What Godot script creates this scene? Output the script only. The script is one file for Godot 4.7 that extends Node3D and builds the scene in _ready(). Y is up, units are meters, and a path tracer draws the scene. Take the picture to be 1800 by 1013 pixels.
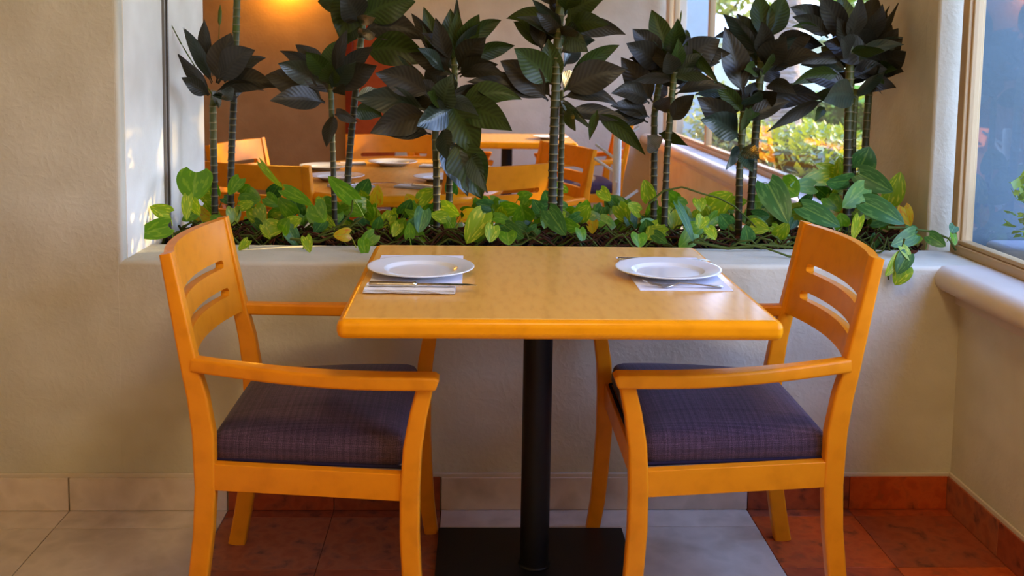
extends Node3D
# A restaurant corner: table for two before a planter opening, dining room and garden behind. Wall face at z = 0, camera in +z.

var M := {}
var used := {}
var rng := RandomNumberGenerator.new()


func _ready():
	rng.seed = 7
	setup_view()
	materials()
	room()
	windows()
	garden()
	tables()
	tableware()
	chairs()
	rear_room()
	planter()
	ivy()


func setup_view():
	var cam := Camera3D.new()
	cam.name = "camera"
	cam.position = Vector3(0, 1.285, 2.822)
	cam.rotation_degrees = Vector3(-5.4229, -2.3461, 0.9044)
	var ca := CameraAttributesPhysical.new()
	ca.frustum_near = 0.05
	ca.frustum_far = 200.0
	ca.frustum_focal_length = 35.0
	ca.frustum_focus_distance = 2.8
	ca.exposure_aperture = 4.5
	cam.attributes = ca
	cam.projection = Camera3D.PROJECTION_FRUSTUM
	cam.near = 0.05
	cam.far = 200.0
	cam.size = 0.05 * 1013.0 / 1800.0
	cam.frustum_offset = Vector2(0, -0.05 * 233.17 / 1800.0)
	add_child(cam)
	cam.current = true
	var we := WorldEnvironment.new()
	we.name = "world_environment"
	var e := Environment.new()
	var sm := ProceduralSkyMaterial.new()
	sm.sky_top_color = Color(0.46, 0.62, 0.92)
	sm.sky_horizon_color = Color(0.84, 0.90, 1.0)
	sm.sky_curve = 0.2
	sm.ground_bottom_color = Color(0.35, 0.38, 0.30)
	sm.ground_horizon_color = Color(0.62, 0.66, 0.62)
	sm.sun_angle_max = 12.0
	var sk := Sky.new()
	sk.sky_material = sm
	e.background_mode = Environment.BG_SKY
	e.sky = sk
	e.background_energy_multiplier = 7.5
	e.tonemap_mode = Environment.TONE_MAPPER_LINEAR
	e.tonemap_exposure = 1.6
	e.sdfgi_enabled = true
	e.ssao_enabled = true
	e.ssil_enabled = true
	we.environment = e
	add_child(we)
	var sun := DirectionalLight3D.new()
	sun.name = "sun"
	sun.light_color = Color(1.0, 0.86, 0.58)
	sun.light_energy = 3.2
	sun.light_angular_distance = 1.0
	sun.shadow_enabled = true
	add_child(sun)
	sun.look_at_from_position(Vector3(2.45, 1.0, -0.9), Vector3.ZERO, Vector3.UP)
	# warm ceiling lamps of the two rooms
	lamp(Vector3(0.3, 2.69, 1.9), 1.5)
	lamp(Vector3(-0.6, 2.69, 3.6), 0.5)
	lamp(Vector3(-1.9, 2.69, 3.2), 0.06)
	lamp(Vector3(-0.8, 2.69, -2.6), 0.25)


# ---------------------------------------------------------------- helpers
func numbered(called: String) -> String:
	if not used.has(called):
		used[called] = 0
		return called
	used[called] += 1
	return "%s_%03d" % [called, used[called]]


func thing(called, label, category, at = Vector3.ZERO, turn = 0.0, group = "") -> Node3D:
	var o := Node3D.new()
	o.name = numbered(called)
	add_child(o)
	o.position = at
	o.rotation.y = turn
	tag(o, label, category, group)
	return o


func tag(o: Node, label, category = "", group = "", kind = ""):
	if label: o.set_meta("label", label)
	if category: o.set_meta("category", category)
	if group: o.set_meta("group", group)
	if kind: o.set_meta("kind", kind)


func put(called: String, mesh: Mesh, mat: Material, parent: Node = self) -> MeshInstance3D:
	var o := MeshInstance3D.new()
	o.name = numbered(called) if parent == self else called
	o.mesh = mesh
	o.material_override = mat
	parent.add_child(o, true)
	return o


func dup(src: Node3D, at: Vector3, turn: float, label: String, group = "") -> Node3D:
	var c: Node3D = src.duplicate()
	c.name = numbered(String(src.name).rstrip("0123456789_"))
	add_child(c)
	c.position = at
	c.rotation.y = turn
	c.set_meta("label", label)
	if group: c.set_meta("group", group)
	return c


class MB:
	var v := PackedVector3Array()
	var n := PackedVector3Array()
	var uv := PackedVector2Array()
	var c := PackedColorArray()
	var i := PackedInt32Array()
	var own := false          # normals given
	func vert(p: Vector3, t := Vector2.ZERO, nn := Vector3.ZERO, col := Color.WHITE) -> int:
		v.append(p); uv.append(t); n.append(nn); c.append(col)
		return v.size() - 1
	func tri(a: int, b: int, d: int):      # counter-clockwise seen from outside
		i.append(a); i.append(b); i.append(d)
	func quad(a: int, b: int, d: int, e: int):
		tri(a, b, d); tri(a, d, e)
	func rows(first: int, nr: int, nc: int, wrap: bool, flip := false):
		var m := nc if wrap else nc - 1
		for r in nr - 1:
			for k in m:
				var a := first + r * nc + k
				var b := first + r * nc + (k + 1) % nc
				if flip: quad(a, a + nc, b + nc, b)
				else: quad(a, b, b + nc, a + nc)
	func flat4(a: Vector3, b: Vector3, d: Vector3, e: Vector3):
		var k := vert(a); vert(b); vert(d); vert(e)
		quad(k, k + 1, k + 2, k + 3)
	func fan(ring: PackedVector3Array, flip := false):
		var mid := Vector3.ZERO
		for p in ring: mid += p
		var k := vert(mid / ring.size())
		for p in ring: vert(p)
		var m := ring.size()
		for j in m:
			if flip: tri(k, k + 1 + (j + 1) % m, k + 1 + j)
			else: tri(k, k + 1 + j, k + 1 + (j + 1) % m)
	func done(colors := false) -> ArrayMesh:
		var acc := PackedVector3Array()
		acc.resize(v.size())
		for t in range(0, i.size(), 3):
			var a := i[t]; var b := i[t + 1]; var d := i[t + 2]
			var f := (v[b] - v[a]).cross(v[d] - v[a])
			acc[a] += f; acc[b] += f; acc[d] += f
		for k in v.size():
			if n[k] == Vector3.ZERO: n[k] = acc[k].normalized() if acc[k] != Vector3.ZERO else Vector3.UP
		var idx := PackedInt32Array()
		idx.resize(i.size())
		for t in range(0, i.size(), 3):
			idx[t] = i[t]; idx[t + 1] = i[t + 2]; idx[t + 2] = i[t + 1]
		var arr := []
		arr.resize(Mesh.ARRAY_MAX)
		arr[Mesh.ARRAY_VERTEX] = v
		arr[Mesh.ARRAY_NORMAL] = n
		arr[Mesh.ARRAY_TEX_UV] = uv
		if colors: arr[Mesh.ARRAY_COLOR] = c
		arr[Mesh.ARRAY_INDEX] = idx
		var m := ArrayMesh.new()
		m.add_surface_from_arrays(Mesh.PRIMITIVE_TRIANGLES, arr)
		return m


func rbox(mb: MB, at: Vector3, size: Vector3, r := 0.004, bulge := 0.0, mids := 0):
	var h := size / 2.0
	r = minf(r, minf(h.x, minf(h.y, h.z)) * 0.99)
	var ln := []
	for a in 3:
		var l := [-h[a], -h[a] + r * 0.42, -h[a] + r]
		for k in mids: l.append(lerpf(-h[a] + r, h[a] - r, (k + 1.0) / (mids + 1.0)))
		l += [h[a] - r, h[a] - r * 0.42, h[a]]
		ln.append(l)
	for a in 3:
		var ua := (a + 1) % 3
		var va := (a + 2) % 3
		for s in [-1.0, 1.0]:
			var first := mb.v.size()
			for jv in ln[va]:
				for ju in ln[ua]:
					var q := Vector3.ZERO
					q[a] = s * h[a]; q[ua] = ju; q[va] = jv
					var inn := Vector3(clampf(q.x, -h.x + r, h.x - r), clampf(q.y, -h.y + r, h.y - r), clampf(q.z, -h.z + r, h.z - r))
					var d := (q - inn).normalized()
					var p := inn + d * r
					var nn := d
					if bulge != 0.0:
						var ex := 1.0 - pow(absf(p.x / h.x), 2.6)
						var ez := 1.0 - pow(absf(p.z / h.z), 2.6)
						p.y += bulge * ex * ez * clampf((p.y + h.y) / (2 * h.y), 0, 1)
						nn = Vector3.ZERO
					mb.vert(at + p, Vector2(ju, jv), nn)
			mb.rows(first, ln[va].size(), ln[ua].size(), false, s < 0)


func box(at: Vector3, size: Vector3, r := 0.004) -> ArrayMesh:
	var mb := MB.new()
	rbox(mb, at, size, r)
	return mb.done()


func span(mb: MB, a: Vector3, b: Vector3, r := 0.004):
	rbox(mb, (a + b) / 2.0, (b - a).abs(), r)


# a rounded rectangular section (a = along side, b = across) swept along a path
func sweep(mb: MB, path: Array, sizes: Array, side: Vector3, rr := 0.3):
	var ringsz := path.size()
	var first := mb.v.size()
	var r0 := PackedVector3Array(); var r1 := PackedVector3Array()
	for k in ringsz:
		var t: Vector3 = (path[mini(k + 1, ringsz - 1)] - path[maxi(k - 1, 0)]).normalized()
		var b := t.cross(side).normalized()
		var a := b.cross(t).normalized()
		var ha: float = sizes[k].x / 2.0
		var hb: float = sizes[k].y / 2.0
		var r := minf(ha, hb) * rr
		for q in 4:
			var cx := (ha - r) * (1 if q == 0 or q == 3 else -1)
			var cy := (hb - r) * (1 if q < 2 else -1)
			for w in 3:
				var an := PI / 2 * q + PI / 4 * w
				var p: Vector3 = path[k] + a * (cx + cos(an) * r) + b * (cy + sin(an) * r)
				mb.vert(p, Vector2(w / 3.0, k))
				if k == 0: r0.append(p)
				if k == ringsz - 1: r1.append(p)
	mb.rows(first, ringsz, 12, true)
	mb.fan(r0, true)
	mb.fan(r1, false)


func tube(mb: MB, path: Array, radii: Array, segs := 6, col := Color.WHITE, caps := true):
	var first := mb.v.size()
	var m := path.size()
	var ref := Vector3(0.31, 0.2, 0.93)
	var r0 := PackedVector3Array(); var r1 := PackedVector3Array()
	for k in m:
		var t: Vector3 = (path[mini(k + 1, m - 1)] - path[maxi(k - 1, 0)]).normalized()
		var b := t.cross(ref).normalized()
		var a := b.cross(t).normalized()
		for s in segs:
			var an := TAU * s / segs
			var p: Vector3 = path[k] + (a * cos(an) + b * sin(an)) * radii[k]
			mb.vert(p, Vector2(float(s) / segs, k), Vector3.ZERO, col)
			if k == 0: r0.append(p)
			if k == m - 1: r1.append(p)
	mb.rows(first, m, segs, true)
	if caps:
		mb.fan(r0, true)
		mb.fan(r1, false)


func lathe(mb: MB, at: Vector3, prof: Array, segs := 40):
	var first := mb.v.size()
	for p in prof:
		for s in segs:
			var an := TAU * s / segs
			mb.vert(at + Vector3(p.x * cos(an), p.y, -p.x * sin(an)))
	mb.rows(first, prof.size(), segs, true)


func rod(a: Vector3, b: Vector3, r: float, segs := 12) -> ArrayMesh:
	var mb := MB.new()
	tube(mb, [a, b], [r, r], segs)
	return mb.done()


func lamp(at: Vector3, energy: float):
	var t := thing("ceiling_lamp", "round warm ceiling lamp set flush, above the " + ("table for two" if at.x > 0 else "far dining room" if at.z < 0 else "aisle by the left wall" if at.x < -1.0 else "spot behind the viewer"), "lamp", at)
	var mb := MB.new()
	lathe(mb, Vector3.ZERO, [Vector2(0.001, -0.03), Vector2(0.30, -0.03), Vector2(0.32, -0.015), Vector2(0.32, 0.008), Vector2(0.001, 0.008)], 24)
	var hm := StandardMaterial3D.new()
	hm.albedo_color = Color(0.9, 0.88, 0.82)
	put("housing", mb.done(), hm, t)
	mb = MB.new()
	lathe(mb, Vector3.ZERO, [Vector2(0.001, -0.036), Vector2(0.285, -0.036), Vector2(0.29, -0.031), Vector2(0.001, -0.031)], 24)
	var gm := StandardMaterial3D.new()
	gm.albedo_color = Color(1, 0.9, 0.75)
	gm.emission_enabled = true
	gm.emission = Color(1, 0.72, 0.42)
	gm.emission_energy_multiplier = 1.5
	put("diffuser", mb.done(), gm, t)
	var l := AreaLight3D.new()
	l.name = "lamp_light"
	l.area_size = Vector2(0.5, 0.5)
	l.light_color = Color(1, 0.90, 0.68)
	l.light_energy = energy
	l.area_range = 12.0
	l.area_attenuation = 2.0
	l.shadow_enabled = true
	l.position = Vector3(0, -0.045, 0)
	l.rotation_degrees.x = -90
	t.add_child(l)


# ---------------------------------------------------------------- materials
func noise_tex(freq: float, oct: int, ramp: Array, size := 256, warp := 0.0, kind := FastNoiseLite.TYPE_SIMPLEX_SMOOTH, ridged := false) -> NoiseTexture2D:
	var f := FastNoiseLite.new()
	f.seed = 11 + int(freq * 1000) % 97
	f.noise_type = kind
	f.frequency = freq
	f.fractal_octaves = oct
	if ridged: f.fractal_type = FastNoiseLite.FRACTAL_RIDGED
	if warp > 0.0:
		f.domain_warp_enabled = true
		f.domain_warp_amplitude = warp
		f.domain_warp_frequency = freq * 0.6
	var t := NoiseTexture2D.new()
	t.width = size
	t.height = size
	t.seamless = true
	t.noise = f
	if ramp.size():
		var g := Gradient.new()
		g.offsets = PackedFloat32Array()
		var off := PackedFloat32Array(); var cols := PackedColorArray()
		for k in ramp.size():
			off.append(float(k) / (ramp.size() - 1)); cols.append(ramp[k])
		g.offsets = off; g.colors = cols
		t.color_ramp = g
	return t


func mat(col: Color, rough := 0.6, spec := 0.5) -> StandardMaterial3D:
	var m := StandardMaterial3D.new()
	m.albedo_color = col
	m.roughness = rough
	m.metallic_specular = spec
	return m


func tri_map(m: StandardMaterial3D, sc: Vector3, world := false):
	m.uv1_triplanar = true
	m.uv1_world_triplanar = world
	m.uv1_scale = sc
	m.uv1_triplanar_sharpness = 6.0


func relief(m: StandardMaterial3D, t: Texture2D, cm: float):
	m.heightmap_enabled = true
	m.heightmap_texture = t
	m.heightmap_scale = cm


func materials():
	var stroke := noise_tex(0.026, 4, [], 512, 22.0, FastNoiseLite.TYPE_SIMPLEX_SMOOTH, true)
	for w in [["wall", Color(0.82, 0.79, 0.70)], ["wall_rear", Color(0.78, 0.75, 0.67)], ["wall_shaded", Color(0.56, 0.44, 0.31)], ["jamb", Color(0.94, 0.91, 0.84)], ["fin_pale", Color(0.62, 0.70, 0.76)], ["fin", Color(0.34, 0.41, 0.44)]]:
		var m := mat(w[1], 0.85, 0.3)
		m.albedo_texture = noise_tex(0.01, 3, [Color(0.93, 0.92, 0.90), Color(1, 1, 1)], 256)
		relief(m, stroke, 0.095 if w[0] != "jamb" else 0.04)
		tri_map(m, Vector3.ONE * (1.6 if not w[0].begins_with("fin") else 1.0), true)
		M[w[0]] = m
	M.ceiling = mat(Color(0.86, 0.83, 0.78), 0.9)
	M.sill = mat(Color(0.84, 0.78, 0.70), 0.6, 0.4)
	M.sill.albedo_texture = noise_tex(0.01, 3, [Color(0.93, 0.92, 0.90), Color(1, 1, 1)], 256)
	tri_map(M.sill, Vector3.ONE * 1.1, true)
	var grain := noise_tex(0.014, 4, [Color(0.93, 0.91, 0.88), Color(0.985, 0.975, 0.96), Color(1, 1, 1)], 256, 10.0)
	for w in [["wood", Color(0.90, 0.55, 0.08), 0.38], ["wood_edge", Color(0.94, 0.60, 0.05), 0.30], ["laminate", Color(0.92, 0.69, 0.33), 0.20], ["door_wood", Color(0.42, 0.13, 0.05), 0.4], ["door_leaf", Color(0.60, 0.27, 0.13), 0.4]]:
		var m := mat(w[1], w[2], 0.22 if w[0] != "laminate" else 0.5)
		m.albedo_texture = grain
		tri_map(m, Vector3(9.0, 9.0, 2.2) if w[0] == "laminate" else Vector3(3, 3, 3))
		if w[0] != "laminate":
			m.clearcoat_enabled = true
			m.clearcoat = 0.12
			m.clearcoat_roughness = 0.18
		M[w[0]] = m
	M.slot = M.wood
	# woven seat cloth
	var im := Image.create(128, 128, false, Image.FORMAT_RGB8)
	var hm := Image.create(128, 128, false, Image.FORMAT_RGB8)
	var rw := RandomNumberGenerator.new()
	rw.seed = 3
	var ca := []; var cb := []
	for k in 64:
		ca.append(rw.randf_range(0.75, 1.2)); cb.append(rw.randf_range(0.75, 1.2))
	for y in 128:
		for x in 128:
			var over := (x / 2 + y / 2) % 2 == 0
			var tone: float = (ca[x / 2] if over else cb[y / 2]) * rw.randf_range(0.8, 1.2)
			im.set_pixel(x, y, Color(0.30 * tone, 0.225 * tone, 0.275 * tone))
			var hh := 0.75 if over else 0.35
			hm.set_pixel(x, y, Color(hh, hh, hh))
	var fab := mat(Color(1, 1, 1), 0.95, 0.2)
	fab.albedo_texture = ImageTexture.create_from_image(im)
	relief(fab, ImageTexture.create_from_image(hm), 0.04)
	tri_map(fab, Vector3.ONE * 7.0)
	fab.rim_enabled = true
	fab.rim = 0.25
	M.fabric = fab
	M.piping = mat(Color(0.15, 0.12, 0.20), 0.9, 0.2)
	M.black = mat(Color(0.035, 0.03, 0.04), 0.45, 0.4)
	M.steel = mat(Color(0.78, 0.76, 0.73), 0.18)
	M.steel.metallic = 1.0
	M.chrome = mat(Color(0.82, 0.82, 0.80), 0.3)
	M.chrome.metallic = 0.25
	M.china = mat(Color(0.90, 0.90, 0.90), 0.12, 0.5)
	M.paper = mat(Color(0.90, 0.89, 0.92), 0.85, 0.2)
	M.napkin = mat(Color(0.93, 0.91, 0.90), 0.9, 0.2)
	var cream := noise_tex(0.012, 4, [Color(0.88, 0.85, 0.80), Color(1, 0.98, 0.95), Color(0.93, 0.90, 0.86)], 256, 20.0)
	for k in 3:
		var m := mat([Color(0.84, 0.78, 0.72), Color(0.80, 0.74, 0.68), Color(0.87, 0.81, 0.75)][k], 0.35, 0.4)
		m.albedo_texture = cream
		tri_map(m, Vector3.ONE * 1.7, true)
		m.uv1_offset = Vector3(k * 0.37, 0, k * 0.21)
		M["cream%d" % k] = m
	var red := noise_tex(0.011, 6, [Color(0.60, 0.52, 0.55), Color(0.88, 0.76, 0.72), Color(1.0, 0.84, 0.72), Color(0.92, 0.72, 0.60), Color(0.8, 0.74, 0.76)], 512, 45.0)
	for k in 4:
		var m := mat([Color(0.68, 0.36, 0.22), Color(0.62, 0.36, 0.26), Color(0.76, 0.40, 0.20), Color(0.66, 0.44, 0.34)][k], 0.4, 0.35)
		m.albedo_texture = red
		tri_map(m, Vector3.ONE * 2.2, true)
		m.uv1_offset = Vector3(k * 0.29, k * 0.13, k * 0.41)
		M["red%d" % k] = m
	M.grout = mat(Color(0.40, 0.33, 0.28), 0.95, 0.1)
	M.frame = mat(Color(0.72, 0.60, 0.42), 0.45, 0.5)
	M.channel = mat(Color(0.50, 0.47, 0.43), 0.35, 0.5)
	M.channel.metallic = 0.6
	var gl := mat(Color(0.93, 0.96, 0.97, 0.06), 0.02, 0.5)
	gl.transparency = BaseMaterial3D.TRANSPARENCY_ALPHA
	M.glass = gl
	M.soil = mat(Color(0.075, 0.05, 0.035), 0.95, 0.2)
	relief(M.soil, noise_tex(0.05, 4, [], 256), 1.5)
	tri_map(M.soil, Vector3.ONE * 3.0, true)
	# cane-plant leaves: dark blades with raised side veins
	var li := Image.create(64, 256, false, Image.FORMAT_RGB8)
	var lh := Image.create(64, 256, false, Image.FORMAT_RGB8)
	for y in 256:
		for x in 64:
			var u := absf(x / 63.0 * 2.0 - 1.0)
			var s := 0.5 + 0.5 * sin((y / 256.0 * 11.0 - u * 2.6) * TAU)
			var b := 0.80 + 0.2 * s
			var rib := exp(-pow(u / 0.07, 2.0))
			li.set_pixel(x, y, Color(b + rib * 0.5, b + rib * 0.5, b + rib * 0.2).clamp())
			var hh := 0.35 * s * (1.0 - rib) + 0.4 * rib
			lh.set_pixel(x, y, Color(hh, hh, hh))
	var lit := ImageTexture.create_from_image(li)
	var lht := ImageTexture.create_from_image(lh)
	for k in 4:
		var m := mat([Color(0.21, 0.19, 0.135), Color(0.22, 0.27, 0.08), Color(0.19, 0.23, 0.17), Color(0.30, 0.36, 0.26)][k], [0.38, 0.40, 0.28, 0.22][k], [0.42, 0.38, 0.55, 0.6][k])
		m.albedo_texture = lit
		relief(m, lht, 0.09)
		m.backlight_enabled = true
		m.backlight = Color(0.30, 0.34, 0.10) if k == 1 else Color(0.16, 0.17, 0.08)
		M["blade%d" % k] = m
	# trailing-vine leaves: green with yellow flecks
	for k in 4:
		var base: Color = [Color(0.34, 0.50, 0.07), Color(0.50, 0.60, 0.10), Color(0.22, 0.38, 0.16), Color(0.72, 0.60, 0.08)][k]
		var fleck: Color = [Color(0.46, 0.58, 0.12), Color(0.74, 0.72, 0.20), Color(0.34, 0.48, 0.22), Color(0.74, 0.44, 0.08)][k]
		var vi := Image.create(64, 64, false, Image.FORMAT_RGB8)
		var fn := FastNoiseLite.new()
		fn.seed = 20 + k
		fn.frequency = 0.05
		fn.fractal_octaves = 3
		for y in 64:
			for x in 64:
				var u := absf(x / 63.0 * 2.0 - 1.0)
				var q := smoothstep(0.12, 0.35, fn.get_noise_2d(x * 1.6 - u * 12.0, y * 0.8 + u * 26.0))
				var col := base.lerp(fleck, q)
				if u < 0.05: col = col.lerp(Color(0.55, 0.62, 0.25), 0.5)
				vi.set_pixel(x, y, col)
		var m := mat(Color(1, 1, 1), 0.33, 0.4)
		m.albedo_texture = ImageTexture.create_from_image(vi)
		m.backlight_enabled = true
		m.backlight = Color(0.62, 0.72, 0.14)
		M["ivy%d" % k] = m
	M.vine = mat(Color(0.27, 0.30, 0.08), 0.7, 0.3)
	M.vine_brown = mat(Color(0.24, 0.14, 0.08), 0.85, 0.2)
	M.dry = mat(Color(0.34, 0.16, 0.09), 0.8, 0.2)
	M.cane = mat(Color(1, 1, 1), 0.5, 0.4)
	M.cane.vertex_color_use_as_albedo = true
	M.bud = mat(Color(0.30, 0.34, 0.10), 0.6, 0.3)
	M.lawn = mat(Color(0.25, 0.42, 0.04), 0.95, 0.1)
	M.lawn.albedo_texture = noise_tex(0.03, 4, [Color(0.8, 0.8, 0.7), Color(1, 1, 1)], 256)
	tri_map(M.lawn, Vector3.ONE * 0.4, true)
	M.hedge_core = mat(Color(0.16, 0.20, 0.06), 0.95, 0.1)
	for k in 4:
		var m := mat([Color(0.42, 0.50, 0.12), Color(0.62, 0.58, 0.10), Color(0.26, 0.36, 0.14), Color(0.50, 0.55, 0.20)][k], 0.35, 0.5)
		m.backlight_enabled = true
		m.backlight = Color(0.5, 0.55, 0.12)
		M["leaf%d" % k] = m
	M.bark = mat(Color(0.62, 0.55, 0.50), 0.95, 0.1)
	relief(M.bark, noise_tex(0.03, 4, [], 256), 3.0)
	tri_map(M.bark, Vector3(1, 3, 1))
	M.parasol = mat(Color(0.93, 0.91, 0.88), 0.8, 0.2)
	M.parasol.backlight_enabled = true
	M.parasol.backlight = Color(0.6, 0.6, 0.6)
	M.pole = mat(Color(0.75, 0.70, 0.62), 0.5, 0.4)
	M.paving = mat(Color(0.55, 0.56, 0.58), 0.9, 0.2)


# ---------------------------------------------------------------- the setting
func struct(called: String, mesh: Mesh, m: Material) -> MeshInstance3D:
	var o := put(called, mesh, m)
	o.set_meta("kind", "structure")
	return o


func room():
	# floor: screed below, tiles proud of it
	var mb := MB.new()
	span(mb, Vector3(-3.2, -0.2, -5.3), Vector3(1.66, -0.007, 4.8), 0.001)
	var fl := struct("floor", mb.done(), M.grout)
	fl.set_meta("label", "floor of cream tiles with bands of red marbled tiles")
	var g := 0.0012
	var zs := [0.0, 0.116]
	for k in 5: zs.append(0.116 + 0.44 * (k + 1))
	var bands := [[-1.552, -1.112], [-1.112, -0.672], [-0.072, 0.3685], [0.3685, 0.809]]
	var n := 0
	for b in bands:
		for k in zs.size() - 1:
			mb = MB.new()
			span(mb, Vector3(b[0] + g, -0.012, zs[k] + g), Vector3(b[1] - g, 0.0, zs[k + 1] - g), 0.0012)
			put("tile", mb.done(), M["cream%d" % (n % 3)], fl)
			n += 1
	zs = [0.0, 0.052]
	for k in 7: zs.append(0.052 + 0.2965 * (k + 1))
	for b in [[-0.672, -0.374], [-0.374, -0.072], [0.809, 1.106], [1.106, 1.405]]:
		for k in zs.size() - 1:
			mb = MB.new()
			span(mb, Vector3(b[0] + g * 0.6, -0.012, zs[k] + g * 0.6), Vector3(b[1] - g * 0.6, 0.0, zs[k + 1] - g * 0.6), 0.001)
			put("tile", mb.done(), M["red%d" % ([2, 1, 3, 0, 1, 2, 0, 3, 2][n % 9] if b[0] > 0 else [1, 3, 1, 0][n % 4])], fl)
			n += 1
	# left of the bands and the rear room: plain slabs
	mb = MB.new()
	span(mb, Vector3(-3.0, -0.012, 0.0), Vector3(-1.554, 0.0, 4.6), 0.002)
	put("tile", mb.done(), M.cream1, fl)
	mb = MB.new()
	span(mb, Vector3(-1.552, -0.012, 2.33), Vector3(1.405, 0.0, 4.6), 0.002)
	put("tile", mb.done(), M.cream0, fl)
	mb = MB.new()
	span(mb, Vector3(-3.0, -0.012, -5.1), Vector3(1.405, 0.0, -0.86), 0.002)
	put("tile", mb.done(), M.cream2, fl)
	# the low wall that carries the planter, tall wall left of it, header above
	mb = MB.new()
	span(mb, Vector3(-3.2, -0.05, -0.26), Vector3(1.62, 0.7135, 0.0), 0.014)
	var lw := struct("wall_low", mb.done(), M.wall)
	mb = MB.new()
	span(mb, Vector3(-3.2, -0.05, -0.86), Vector3(1.62, 0.69, -0.70), 0.014)
	var lr := struct("wall_planter", mb.done(), M.wall)
	lr.set_meta("label", "rear wall of the planter towards the far dining room")
	lw.set_meta("label", "low plastered planter wall with rounded ledge behind the table")
	mb = MB.new()
	span(mb, Vector3(-3.2, -0.05, -0.86), Vector3(-0.9535, 2.7, 0.0), 0.012)
	span(mb, Vector3(-3.2, -0.05, -0.3), Vector3(-0.966, 2.7, 0.0005), 0.0002)
	var wb := struct("wall_back", mb.done(), M.wall)
	wb.set_meta("label", "textured beige plaster wall left of the planter opening")
	mb = MB.new()
	span(mb, Vector3(-1.0, 2.15, -0.86), Vector3(1.62, 2.7, 0.0), 0.012)
	struct("wall_header", mb.done(), M.wall)
	# smooth painted reveal of the opening: front strip, metal channel, rear strip
	mb = MB.new()
	span(mb, Vector3(-0.957, 0.7, -0.385), Vector3(-0.9505, 2.15, -0.035), 0.002)
	var t1 := struct("trim_1", mb.done(), M.jamb)
	t1.set_meta("label", "pale smooth reveal panel of the opening, front part")
	mb = MB.new()
	span(mb, Vector3(-0.957, 0.6, -0.86), Vector3(-0.9475, 2.15, -0.42), 0.002)
	struct("trim_2", mb.done(), M.jamb)
	mb = MB.new()
	span(mb, Vector3(-0.958, 0.6, -0.42), Vector3(-0.940, 2.15, -0.411), 0.002)
	span(mb, Vector3(-0.958, 0.6, -0.395), Vector3(-0.942, 2.15, -0.386), 0.002)
	span(mb, Vector3(-0.960, 0.6, -0.412), Vector3(-0.951, 2.15, -0.394), 0.001)
	var ch := struct("trim_3", mb.done(), M.channel)
	ch.set_meta("label", "narrow metal channel running up the pale reveal")
	# right pier between the opening and the window
	mb = MB.new()
	span(mb, Vector3(1.450, 0.63, -0.87), Vector3(1.53, 2.15, -0.38), 0.004)
	span(mb, Vector3(1.440, 0.63, -0.40), Vector3(1.53, 2.15, -0.31), 0.010)
	var rp := struct("wall_pier", mb.done(), M.wall)
	rp.set_meta("label", "plastered pier between planter opening and window")
	# right wall: below the sill, above the windows
	mb = MB.new()
	span(mb, Vector3(1.405, -0.05, -0.02), Vector3(1.66, 0.66, 4.7), 0.006)
	span(mb, Vector3(1.405, -0.05, -5.2), Vector3(1.66, 0.66, -0.84), 0.006)
	span(mb, Vector3(1.46, 2.15, -5.2), Vector3(1.66, 2.7, 4.7), 0.006)
	span(mb, Vector3(1.46, 0.6, 2.4), Vector3(1.66, 2.2, 4.7), 0.006)
	var wr := struct("wall_right", mb.done(), M.wall)
	wr.set_meta("label", "plastered wall below and above the right hand windows")
	# bullnosed sills
	for zz in [[-0.01, 4.6], [-5.1, -0.85]]:
		mb = MB.new()
		var prof := PackedVector2Array()
		for k in 9:
			var an := PI / 2 + PI * k / 8.0
			prof.append(Vector2(1.362 + 0.036 * cos(an), 0.679 + 0.036 * sin(an)))
		prof.append(Vector2(1.39, 0.638)); prof.append(Vector2(1.39, 0.606)); prof.append(Vector2(1.41, 0.598))
		prof.append(Vector2(1.58, 0.60)); prof.append(Vector2(1.58, 0.7152))
		var ends := [PackedVector3Array(), PackedVector3Array()]
		var first := mb.v.size()
		for e in 2:
			for p in prof:
				mb.vert(Vector3(p.x, p.y, zz[1 - e]))
				ends[e].append(Vector3(p.x, p.y, zz[1 - e]))
		mb.rows(first, 2, prof.size(), true)
		mb.fan(ends[0], true)
		mb.fan(ends[1], false)
		var s := struct("trim_4" if zz[1] > 0 else "trim_5", mb.done(), M.sill)
		s.set_meta("label", "rounded plaster window sill " + ("beside the table for two" if zz[1] > 0 else "of the far dining room"))
	# closing walls and ceiling
	mb = MB.new()
	span(mb, Vector3(-3.2, -0.05, -5.3), Vector3(1.66, 2.8, -5.1), 0.004)
	var wf := struct("wall_far", mb.done(), M.wall_rear)
	wf.set_meta("label", "brown plaster wall at the end of the far dining room")
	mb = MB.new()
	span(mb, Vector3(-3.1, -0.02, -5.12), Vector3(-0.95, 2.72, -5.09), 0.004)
	var wp := struct("trim_6", mb.done(), M.wall_shaded)  # thin panel over the far wall: shade put into its darker brown
	wp.set_meta("label", "far wall left of the door, its shade painted in as darker brown")
	mb = MB.new()
	span(mb, Vector3(-3.2, -0.05, -5.2), Vector3(-3.0, 2.8, 4.7), 0.004)
	struct("wall_left", mb.done(), M.wall)
	mb = MB.new()
	span(mb, Vector3(-3.2, -0.05, 4.6), Vector3(1.66, 2.8, 4.8), 0.004)
	struct("wall_front", mb.done(), M.wall)
	mb = MB.new()
	span(mb, Vector3(-3.2, 2.7, -5.3), Vector3(1.66, 2.9, 4.8), 0.004)
	struct("ceiling", mb.done(), M.ceiling)
	# baseboards of upright tiles
	var bb := thing("baseboard_back", "", "")
	bb.set_meta("kind", "structure")
	bb.set_meta("label", "upright tile skirting along the low wall, cream and red in turn")
	n = 0
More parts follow.
